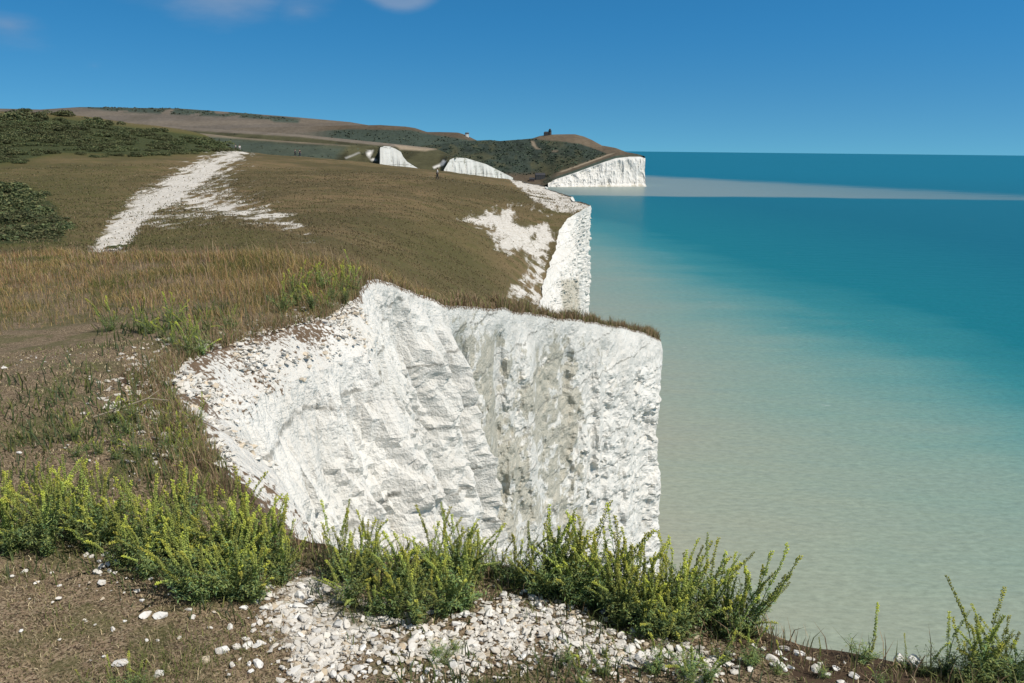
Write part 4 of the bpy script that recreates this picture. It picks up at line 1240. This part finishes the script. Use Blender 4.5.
# ------------------------------------------------------------------ loose chalk
def stone_verts(seed, sub):
    import bmesh
    bm = bmesh.new(); g = np.random.default_rng(seed)
    q = g.normal(size=(22 if sub > 1 else 11, 3)); q /= np.linalg.norm(q, axis=1)[:, None]; q = np.sign(q) * np.abs(q) ** .8 * g.uniform(.75, 1.1, (len(q), 1))
    for v in q: bm.verts.new(v)
    r = bmesh.ops.convex_hull(bm, input=bm.verts[:]); bmesh.ops.delete(bm, geom=[v for v in bm.verts if not v.link_faces], context='VERTS')
    if sub > 1:
        bmesh.ops.bevel(bm, geom=bm.edges[:], offset=.05, segments=1, affect='EDGES'); bmesh.ops.triangulate(bm, faces=bm.faces[:])
    bm.verts.index_update()
    V = np.array([v.co for v in bm.verts]); F_ = np.array([[v.index for v in f.verts] for f in bm.faces]); bm.free()
    V = V * np.array([g.uniform(.95, 1.35), g.uniform(.6, 1.0), g.uniform(.35, .62)])
    V = V + .06 * fbm(V * 2.2 + seed, 3)[:, None] * V
    return V, F_


STV = [stone_verts(300 + i, 2) for i in range(12)]
STONES = [np_mesh('chalk_stone', V, [F_], [M_STONE], False, np.ones((len(V), 3)) * (1, 1, 1)) for V, F_ in STV]
TAN = [np_mesh('chalk_stone', V, [F_], [M_STONE], False, np.ones((len(V), 3)) * (.86, .75, .60)) for V, F_ in STV[:3]]


def stone(px, py, wpx, label, group=None, tan=False, dz=.15):
    g = ground_at(px, py)
    if g is None: return
    s = wpx * math.hypot(g[1], 1.6 - g[2]) / FPX / 2
    o = link('chalk_stone', random.choice(TAN if tan else STONES))
    o.location = (g[0], g[1], g[2] + s * dz); o.scale = (s,) * 3
    o.rotation_euler = (random.uniform(-.4, .4), random.uniform(-.4, .4), random.uniform(0, 6.28))
    tag(o, label, 'stone', group)


RUB = [(262, 612), (292, 590), (330, 622), (380, 636), (470, 612), (515, 592), (552, 602), (590, 622), (640, 646), (700, 652), (738, 664), (700, 676), (600, 668), (545, 655), (510, 668), (440, 678), (380, 662), (330, 690), (290, 690), (300, 640)]
for q in in_poly(190, RUB, 7.0) + in_poly(45, [(215, 640), (255, 580), (300, 560), (330, 600), (300, 660), (560, 690), (260, 690)], 8):
    stone(q[0], q[1], random.choice([5, 6, 7, 7, 8, 9, 10, 11, 13]), 'angular white chalk stone in the rubble bank below the weeds', 'chalk stones in the rubble bank', random.random() < .07, random.uniform(.1, .55))
for px, py, wd, lb, tn in [(121, 666, 13, 'largest white chalk block lying on the brown turf beside yellow-tipped weeds', 0), (160, 676, 11, 'white chalk stone right of the yellow-tipped weeds at the bottom edge', 0), (222, 655, 14, 'pale flat chalk stone touching a tan one on the brown turf', 0), (206, 663, 11, 'tan stone beside the pale flat chalk stone on the turf', 1),
                           (146, 617, 12, 'forked white chalk stone at the middle of the brown turf', 0), (161, 618, 13, 'long white chalk stone right of the forked one', 0), (102, 586, 10, 'white chalk stone at the lower corner of the stone heap by the left weeds', 0), (22, 634, 7, 'small white stone near the left edge of the turf', 0),
                           (898, 662, 17, 'white chalk stone on the dark earth brink between small weeds', 0), (914, 666, 22, 'biggest white chalk stone on the dark earth brink at the right', 0), (97, 574, 10, 'left white stone of the heap by the left weeds', 0), (20, 455, 6, 'small white stone in the brown mat at the far left', 0), (4, 369, 5, 'tiny white stone at the left edge of the brown mat', 0)]:
    stone(px, py, wd, lb, None, tn, .3)
for px, py in [(100, 562), (106, 555), (112, 558), (108, 566), (92, 558), (115, 563), (110, 572)]:
    stone(px, py, random.uniform(6, 9), 'white chalk stone in the small heap beside the left weeds', 'stones in the heap beside the left weeds')
for px, py in [(104, 657), (142, 603), (125, 622), (113, 630), (158, 643), (147, 642), (193, 619), (189, 610), (207, 598), (12, 577), (25, 573), (52, 574), (37, 583), (60, 588), (170, 597), (200, 600), (230, 602), (245, 640), (232, 668), (60, 640), (180, 640), (210, 630), (215, 615), (30, 600), (85, 620), (240, 660), (268, 600), (255, 590), (270, 575)]:
    stone(px, py, random.uniform(4, 7.5), 'small white chalk stone scattered on the brown turf at lower left', 'small stones scattered on the lower left turf')
for q in in_poly(16, [(755, 640), (800, 655), (860, 676), (840, 684), (760, 668)], 10):
    stone(q[0], q[1], random.uniform(6, 13), 'white chalk stone on the slope right of the big clump', 'stones on the slope right of the big clump')


def rubble(name, label, P_, size, seed, tanf=.1, sub=1, mat=None, cols=None):
    g = np.random.default_rng(seed); n = len(P_)
    base = [stone_verts(500 + i, sub) for i in range(4)]
    Vs, Fs, Cs = [], [], []; off = 0
    for k, (V, F_) in enumerate(base):
        idx = np.arange(k, n, 4); m = len(idx)
        a = g.uniform(0, 6.28, m); ca, sa = np.cos(a), np.sin(a)
        b = g.uniform(-.7, .7, m); cb, sb = np.cos(b), np.sin(b)
        X, Y_, Z = V[:, 0][None], V[:, 1][None], V[:, 2][None]
        x = X * ca[:, None] - Y_ * sa[:, None]; y = X * sa[:, None] + Y_ * ca[:, None]
        y2 = y * cb[:, None] - Z * sb[:, None]; z2 = y * sb[:, None] + Z * cb[:, None]
        s = size[idx][:, None]
        VV = np.stack([x * s, y2 * s, z2 * s], -1) + P_[idx][:, None]
        Vs.append(VV.reshape(-1, 3)); Fs.append((F_[None] + (np.arange(m) * len(V))[:, None, None]).reshape(-1, 3) + off); off += m * len(V)
        c = np.where(g.uniform(0, 1, (m, 1)) < tanf, np.array([(.88, .78, .65)]), np.array([(1, .99, .97)])) * g.uniform(.8, 1.05, (m, 1))
        if cols is not None: c = cols[idx]
        Cs.append(np.repeat(c, len(V), 0))
    return tag(link(name, np_mesh(name, np.concatenate(Vs), [np.concatenate(Fs)], [mat or M_STONE], False, np.concatenate(Cs))), label, kind='stuff')


p = to_land(85000, 1.6, 3.6, -25, 32); z = HT(p[:, 0], p[:, 1]); px_, py_ = proj(np.column_stack([p, z]))
mk = polymask(px_, py_, RUB, 30); ok = RNG.uniform(0, 1, len(p)) < mk ** 2.2 * .85 * (.45 + .55 * ss(-.2, .2, fbm(xy0(p[:, 0], p[:, 1], 5.0), 2)))
p, z = p[ok], z[ok]
rubble('chalk_rubble', 'small crumbled chalk between the larger stones', np.column_stack([p, z + .004]), .003 + .015 * RNG.uniform(0, 1, len(p)) ** 2.0, 1)
p = to_land(14000, 1.5, 7.5, -64, 40, 2); z = HT(p[:, 0], p[:, 1]); ok = clumped(p, 1.2, -.1, .9, 40); p, z = p[ok], z[ok]
rubble('chalk_crumbs', 'tiny chalk crumbs strewn over the turf', np.column_stack([p, z + .012]), .003 + .010 * RNG.uniform(0, 1, len(p)) ** 3, 2)
# scree on the soft slope at the head of the cove and along its ledge
cand = np.nonzero((W_('rub') > .35) & (RNG.uniform(0, 1, len(dr)) < ss(.65, .03, dr) ** 2) & (flat2[:, 1] < 14))[0]
cand = cand[RNG.uniform(0, 1, len(cand)) < ss(-.15, .45, fbm(flat2[cand] * 1.7 + 15, 3))]
sel = RNG.choice(cand, 4600)
Q = flat2[sel] + RNG.normal(0, .018, (len(sel), 3))
rubble('chalk_scree', 'broken chalk and earth on the crumbling slope below the turf', Q, .004 + .034 * RNG.uniform(0, 1, len(sel)) ** 3.2, 3, .18)
p = to_land(26000, 4.2, 9.5, -34, -8); rd_ = rimdist(p); z = HT(p[:, 0], p[:, 1])
ok = (RNG.uniform(0, 1, len(p)) < ss(.55, .02, rd_ + .2 * fbm(xy0(p[:, 0], p[:, 1], 2), 2)) * .6); p, z = p[ok], z[ok]
rubble('rim_scree', 'broken chalk lying in the earth along the turf edge', np.column_stack([p, z + .006]), .006 + .022 * RNG.uniform(0, 1, len(p)) ** 2.2, 4, .15)

# scrub on the far hills, too far off and too dense to count
FP, FS, FC = [], [], []
for nm, n_, thr in [('headland', 4000, .068), ('wooded_hill', 1500, .068), ('grassy_hill', 900, .068), ('rolling_hill', 500, .05), ('far_hill', 700, .075)]:
    me = bpy.data.objects[nm].data; k = len(me.vertices)
    v = np.empty(k * 3, np.float32); me.vertices.foreach_get('co', v); v = v.reshape(-1, 3)
    cc = np.empty(k * 4, np.float32); me.color_attributes['Col'].data.foreach_get('color', cc); cc = cc.reshape(-1, 4)[:, :3]
    px_, py_ = proj(v)
    nb_ = fbm(v / (v[:, 1].mean() * .012), 3)
    cd_ = np.nonzero((cc.mean(1) < thr) & (v[:, 2] > SEA_Z + 6) & (np.arange(k) > k * .16) & (nb_ > -.1))[0]
    if len(cd_) == 0: continue
    i_ = RNG.choice(cd_, n_); d_ = v[i_, 1:2] / FPX
    FP.append(v[i_] + RNG.normal(0, .7, (n_, 3)) * d_ * [1.2, 3, .15]); FS.append((d_ * RNG.uniform(.4, 1.15, (n_, 1)))[:, 0])
    FC.append(np.array((.058, .072, .050)) * RNG.uniform(.55, 1.5, (n_, 1)) * np.array([RNG.uniform(.9, 1.25), 1, .95]))
rubble('far_scrub', 'dark scrub and thorn covering the far hillsides', np.concatenate(FP), np.concatenate(FS), 9, mat=M_FAR, cols=np.concatenate(FC))

# ------------------------------------------------------------------ walkers, lighthouse, houses
M_SKIN = mat_plain('skin', (.42, .27, .2), .6); M_HAIR = mat_plain('hair', (.05, .035, .025), .7)
CLOTH = {k: mat_plain('cloth_' + k, c, .85) for k, c in dict(white=(.75, .74, .72), dark=(.03, .032, .04), navy=(.03, .04, .08), grey=(.25, .25, .26), red=(.35, .06, .05), blue=(.10, .18, .35)).items()}


def skin(name, pts, edges, radii, mat, parent=None, sub=1):
    me = bpy.data.meshes.new(name); me.from_pydata(pts, edges, []); me.materials.append(mat)
    o = link(name, me, parent)
    m = o.modifiers.new('skin', 'SKIN'); o.modifiers.new('sub', 'SUBSURF').levels = sub; o.modifiers[-1].render_levels = sub
    me.skin_vertices.new() if not me.skin_vertices else None
    for v, r_ in zip(me.skin_vertices[0].data, radii): v.radius = (r_, r_) if not isinstance(r_, tuple) else r_
    me.skin_vertices[0].data[0].use_root = True
    return o


def walker(loc, rz, shirt, trousers, label, group=None, stride=.22, hgt=1.0):
    t_ = tag(empty('person', loc, rz, hgt), label, 'person', group)
    s = stride
    J = [(0, 0, .94), (0, .01, 1.15), (0, .0, 1.38), (0, .01, 1.50), (0, .03, 1.60), (0, .03, 1.70),
         (-.10, 0, .90), (-.10, s * .6, .50), (-.10, s * .5, .08), (-.10, s * .5 + .14, .03),
         (.10, 0, .90), (.10, -s * .2, .50), (.10, -s, .09), (.10, -s + .13, .03),
         (-.19, 0, 1.38), (-.25, -.08, 1.12), (-.25, .02, .88), (-.25, .05, .80), (.19, 0, 1.38), (.25, .06, 1.12), (.24, .18, .92), (.24, .22, .85)]
    E = [(0, 1), (1, 2), (2, 3), (3, 4), (4, 5), (0, 6), (6, 7), (7, 8), (8, 9), (0, 10), (10, 11), (11, 12), (12, 13), (2, 14), (14, 15), (15, 16), (16, 17), (2, 18), (18, 19), (19, 20), (20, 21)]
    rd = [(.15, .10), (.14, .10), (.15, .10), .055, .085, .075, .085, .06, .045, .035, .085, .06, .045, .035, .06, .045, .035, .03, .06, .045, .035, .03]
    skin('body', J, E, rd, M_SKIN, t_)
    k = [1, 2, 14, 15, 18, 19, 0]; mp_ = {v: i for i, v in enumerate(k)}
    skin('shirt', [J[v] for v in k], [(mp_[a], mp_[b]) for a, b in E if a in mp_ and b in mp_], [(.17, .125), (.175, .125), .075, .06, .075, .06, (.165, .12)], shirt, t_)
    k = [0, 6, 7, 8, 10, 11, 12]; mp_ = {v: i for i, v in enumerate(k)}
    skin('trousers', [J[v] for v in k], [(mp_[a], mp_[b]) for a, b in E if a in mp_ and b in mp_], [(.165, .12), .105, .08, .065, .105, .08, .065], trousers, t_)
    hm = MB(); hm.lathe([(.0, .115), (.06, .10), (.095, .05), (.10, 0), (.085, -.05)], (0, .015, 1.69), 12)
    hm.build('hair', [M_HAIR], t_, True)
    return t_


g_ = ground_at(437.5, 179.5, 60)
walker(tuple(g_), R(95), CLOTH['white'], CLOTH['dark'], 'lone walker in a white top and dark trousers on the hill near the cliff')
for px, py, sh, tr, lb in [(292, 155.2, 'dark', 'dark', 'leftmost of three walkers in dark clothes on the crest right of the track'), (295.3, 155.4, 'navy', 'dark', 'middle of three walkers in dark clothes on the crest'), (300, 155.8, 'dark', 'navy', 'walker in dark clothes standing apart at the right of the three on the crest'),
                           (236, 150.2, 'grey', 'dark', 'left walker of two at the top of the chalk track'), (240, 150.4, 'white', 'grey', 'right walker of two at the top of the chalk track'), (253, 151.2, 'white', 'dark', 'walker in white before the dark bushes at the top of the track'), (262, 152, 'white', 'navy', 'walker in white right of the other one in white by the dark bushes')]:
    g_ = ground_at(px, py + .8, 60)
    if g_ is not None: walker(tuple(g_), random.uniform(0, 6.28), CLOTH[sh], CLOTH[tr], lb)

M_DARKST = mat_plain('grey_granite', (.075, .07, .065), .9); M_ROOF = mat_plain('slate', (.05, .05, .055), .7); M_WHITE = mat_plain('whitewash', (.75, .74, .7), .9); M_BRICK = mat_plain('old_brick', (.13, .085, .065), .9)
M_GLASS = NT('window_glass'); M_GLASS = M_GLASS.done(M_GLASS.bsdf((.03, .04, .05), .1, .5).outputs[0])


def house(name, label, loc, rz, dim, wallm_, roofm, cols=3, chim=True):
    L_, D_, h_ = dim
    o = tag(empty(name, loc, rz), label, 'house')
    m = MB(); m.box((0, 0, h_ / 2 - 2), (L_, D_, h_ + 4))
    m.add([(-L_ / 2, -D_ / 2, h_), (-L_ / 2, D_ / 2, h_), (-L_ / 2, 0, h_ + D_ * .42)], [[0, 2, 1]]); m.add([(L_ / 2, -D_ / 2, h_), (L_ / 2, D_ / 2, h_), (L_ / 2, 0, h_ + D_ * .42)], [[0, 1, 2]])
    m.build('wall', [wallm_], o)
    r_ = MB(); e = .35; rh = h_ + D_ * .42
    for sg in (-1, 1):
        a = [(-L_ / 2 - e, sg * (D_ / 2 + e), h_ - .1), (L_ / 2 + e, sg * (D_ / 2 + e), h_ - .1), (L_ / 2 + e, 0, rh + .12), (-L_ / 2 - e, 0, rh + .12)]
        b = [(x, y, z + .18) for x, y, z in a]
        r_.add(a + b, [[0, 1, 2, 3], [4, 5, 6, 7], [0, 1, 5, 4], [1, 2, 6, 5], [2, 3, 7, 6], [3, 0, 4, 7]])
    rf = r_.build('roof', [roofm], o)
    if chim:
        c = MB(); c.box((L_ * .3, 0, rh + .5), (.9, .7, 1.8)); c.build('chimney', [wallm_], rf)
    for fl in range(max(1, int(h_ // 2.7))):
        for k in range(cols):
            wd = MB(); wd.box(((k + .5) / cols * L_ - L_ / 2, -D_ / 2 - .03, 1.5 + fl * 2.7), (1.1, .1, 1.3)); wd.build('window', [M_GLASS], o)
    return o


def far_pt(px, py, lo, hi):
    """first far-land point under a photo position (cast against the lofts)"""
    dg = bpy.context.evaluated_depsgraph_get(); best = None
    d = Vector(ray(px, py)).normalized()
    for nm in ('headland', 'wooded_hill', 'far_hill'):
        ok_, loc, _, _ = bpy.data.objects[nm].ray_cast(Vector(CAMP), d)
        if ok_ and lo < loc.y < hi and (best is None or loc.y < best.y): best = loc
    return best


bpy.context.view_layer.update()
q = far_pt(548.5, 135.6, 1200, 1900) or Vector(unproj(548.5, 135, 1690))
lh = tag(empty('lighthouse', tuple(q + Vector((0, 6, -1)))), 'small dark disused lighthouse on the bare brow of the far headland', 'lighthouse')
m = MB(); m.lathe([(3.9, -3), (3.7, 0), (3.3, 8.5), (3.2, 10.2)], (3, 0, 0), 18); m.build('tower', [M_DARKST], lh, True)
m = MB(); m.lathe([(4.0, 10.2), (4.1, 10.5), (4.1, 11.1), (3.8, 11.1), (3.8, 10.6), (0, 10.6)], (3, 0, 0), 18); m.build('gallery', [M_DARKST], lh)
m = MB(); m.lathe([(2.2, 10.6), (2.2, 13.0), (2.5, 13.1), (1.9, 14.2), (.6, 14.9), (0, 15.2)], (3, 0, 0), 14); m.build('lantern_room', [M_ROOF], lh)
m = MB(); m.box((-4.6, 0, 2.2), (10, 7, 9)); m.build('lodge', [M_DARKST], lh)
m = MB()
m.add([(-9.9, -3.9, 6.7), (.5, -3.9, 6.7), (.5, 3.9, 6.7), (-9.9, 3.9, 6.7), (-8, 0, 9.2), (-1.5, 0, 9.2)], [[0, 1, 5, 4], [2, 3, 4, 5]]); m.add([(-9.9, -3.9, 6.7), (-9.9, 3.9, 6.7), (-8, 0, 9.2)], [[0, 2, 1]]); m.build('roof', [M_ROOF], lh)
for k in range(3):
    m = MB(); m.box((-8 + k * 3, -3.53, 3.2), (1.2, .1, 1.8)); m.build('window', [M_GLASS], lh)
q = far_pt(540, 179, 1000, 1900)
if q: house('hotel', 'dark long building by the gap at the foot of the far headland', tuple(q), .1, (17, 9, 6.5), M_DARKST, M_ROOF, 5)
q = far_pt(532, 181, 1000, 1900)
if q: house('cottage', 'low brown cottage left of the dark building by the gap', tuple(q), -.1, (9, 6, 3.2), M_BRICK, M_ROOF, 3)
q = far_pt(467, 136.5, 1000, 2200)
if q: house('white_house', 'tiny white house on the skyline of the wooded hill', tuple(q), .3, (8, 7, 6.0), M_WHITE, M_ROOF, 2)
#ENDPART2
# ------------------------------------------------------------------ light, sky, camera
SUN_AZ, SUN_EL = 120.0, 52.0
w = bpy.data.worlds.new('World'); SC.world = w; w.use_nodes = True
t = w.node_tree; t.nodes.clear()
def wn(typ, **kw):
    n = t.nodes.new(typ)
    for k, v in kw.items(): setattr(n, k, v)
    return n
def wm(op, a, b=0.0, clamp=False):
    n = wn('ShaderNodeMath', operation=op); n.use_clamp = clamp
    for k, v in enumerate((a, b)):
        if isinstance(v, (int, float)): n.inputs[k].default_value = v
        else: t.links.new(v, n.inputs[k])
    return n.outputs[0]
tc = wn('ShaderNodeTexCoord')
sep = wn('ShaderNodeSeparateXYZ'); t.links.new(tc.outputs['Generated'], sep.inputs[0])
cmb = wn('ShaderNodeCombineXYZ')
t.links.new(sep.outputs[0], cmb.inputs[0]); t.links.new(sep.outputs[1], cmb.inputs[1])
t.links.new(wm('ADD', wm('MULTIPLY', sep.outputs[2], 1.75), 0.125), cmb.inputs[2])
nrm = wn('ShaderNodeVectorMath', operation='NORMALIZE'); t.links.new(cmb.outputs[0], nrm.inputs[0])
sky = wn('ShaderNodeTexSky', sky_type='NISHITA'); sky.sun_disc = False
sky.sun_elevation = R(SUN_EL); sky.sun_rotation = R(SUN_AZ); sky.air_density = 1.0; sky.dust_density = 0.3; sky.ozone_density = 2.5; sky.altitude = 60
t.links.new(nrm.outputs[0], sky.inputs[0])
tint = wn('ShaderNodeMix', data_type='RGBA', blend_type='MULTIPLY'); tint.inputs[0].default_value = 1.0
tel = wn('ShaderNodeMapRange', interpolation_type='SMOOTHSTEP'); tel.inputs['From Min'].default_value = .22; tel.inputs['From Max'].default_value = .6
t.links.new(sep.outputs[2], tel.inputs['Value'])
tcol = wn('ShaderNodeMix', data_type='RGBA'); t.links.new(tel.outputs[0], tcol.inputs[0]); tlo = wn('ShaderNodeMapRange', interpolation_type='SMOOTHSTEP'); tlo.inputs['From Min'].default_value = 0.0; tlo.inputs['From Max'].default_value = .17
t.links.new(sep.outputs[2], tlo.inputs['Value'])
tmix = wn('ShaderNodeMix', data_type='RGBA'); t.links.new(tlo.outputs[0], tmix.inputs[0]); tmix.inputs[6].default_value = (0.40, 0.90, 1.04, 1); tmix.inputs[7].default_value = (0.26, 0.98, 1.26, 1)
t.links.new(tmix.outputs[2], tcol.inputs[6]); tcol.inputs[7].default_value = (1.25, 1.0, .72, 1)
t.links.new(tcol.outputs[2], tint.inputs[7])
t.links.new(sky.outputs[0], tint.inputs[6]); 
# a few low fair-weather clouds high in the picture
no = wn('ShaderNodeTexNoise'); no.inputs['Scale'].default_value = 7.0; no.inputs['Detail'].default_value = 6; no.inputs['Roughness'].default_value = .55
mp = wn('ShaderNodeMapping'); mp.inputs['Scale'].default_value = (1, 1, 3.6); t.links.new(tc.outputs['Generated'], mp.inputs[0]); t.links.new(mp.outputs[0], no.inputs['Vector'])
cl_sum = None
for (cx, cy, rad_, k) in [(10, 26, .075, 1.0), (60, 2, .06, .6), (225, -6, .12, 1.15), (300, 10, .08, .8), (250, 44, .06, .45), (400, -6, .06, 1.7), (95, 66, .03, .5), (-120, 10, .12, 1.0), (150, -60, .2, 1.2), (420, -80, .2, 1.1)]:
    d_ = ray(cx, cy); d_ = d_ / np.linalg.norm(d_)
    vs = wn('ShaderNodeVectorMath', operation='SUBTRACT'); t.links.new(tc.outputs['Generated'], vs.inputs[0]); vs.inputs[1].default_value = tuple(d_)
    vm = wn('ShaderNodeVectorMath', operation='MULTIPLY'); t.links.new(vs.outputs[0], vm.inputs[0]); vm.inputs[1].default_value = (1, 1, 2.0)
    vl = wn('ShaderNodeVectorMath', operation='LENGTH'); t.links.new(vm.outputs[0], vl.inputs[0])
    m_ = wm('MULTIPLY', wm('SUBTRACT', 1.0, wm('DIVIDE', vl.outputs['Value'], rad_), clamp=True), k)
    cl_sum = m_ if cl_sum is None else wm('MAXIMUM', cl_sum, m_)
mr = wn('ShaderNodeMapRange', interpolation_type='SMOOTHSTEP'); mr.inputs['From Min'].default_value = .35; mr.inputs['From Max'].default_value = 1.15
t.links.new(wm('ADD', cl_sum, wm('MULTIPLY', wm('SUBTRACT', no.outputs['Fac'], .5), 1.1)), mr.inputs['Value'])
ccol = wn('ShaderNodeMix', data_type='RGBA'); t.links.new(no.outputs['Fac'], ccol.inputs[0]); ccol.inputs[6].default_value = (1.6, 2.6, 4.2, 1); ccol.inputs[7].default_value = (3.4, 4.3, 5.8, 1)
cmix = wn('ShaderNodeMix', data_type='RGBA'); t.links.new(wm('MULTIPLY', mr.outputs[0], .6), cmix.inputs[0])
t.links.new(tint.outputs[2], cmix.inputs[6]); t.links.new(ccol.outputs[2], cmix.inputs[7])
bg = wn('ShaderNodeBackground'); bg.inputs[1].default_value = 0.10
t.links.new(cmix.outputs[2], bg.inputs[0])
wo = wn('ShaderNodeOutputWorld'); t.links.new(bg.outputs[0], wo.inputs[0])

sd = bpy.data.lights.new('sun', 'SUN'); sd.energy = 4.5; sd.angle = R(.5); sd.color = (1, .955, .88)
so_ = link('sun', sd)
dv = Vector((math.cos(R(SUN_EL)) * math.sin(R(SUN_AZ)), math.cos(R(SUN_EL)) * math.cos(R(SUN_AZ)), math.sin(R(SUN_EL))))
so_.rotation_euler = dv.to_track_quat('Z', 'Y').to_euler(); so_.location = (30, -10, 60)

cd = bpy.data.cameras.new('camera'); cd.lens = LENS; cd.sensor_width = 36; cd.clip_start = .05; cd.clip_end = 200000
co = link('camera', cd); co.location = tuple(CAMP)
co.rotation_euler = Matrix(RM.tolist()).to_euler()
SC.camera = co
SC.view_settings.view_transform = 'Standard'; SC.view_settings.look = 'None'; SC.view_settings.gamma = 1; SC.view_settings.exposure = 0
SC.cycles.max_bounces = 4; SC.cycles.diffuse_bounces = 3; SC.cycles.glossy_bounces = 2; SC.cycles.transmission_bounces = 2; SC.cycles.volume_bounces = 0; SC.cycles.transparent_max_bounces = 4
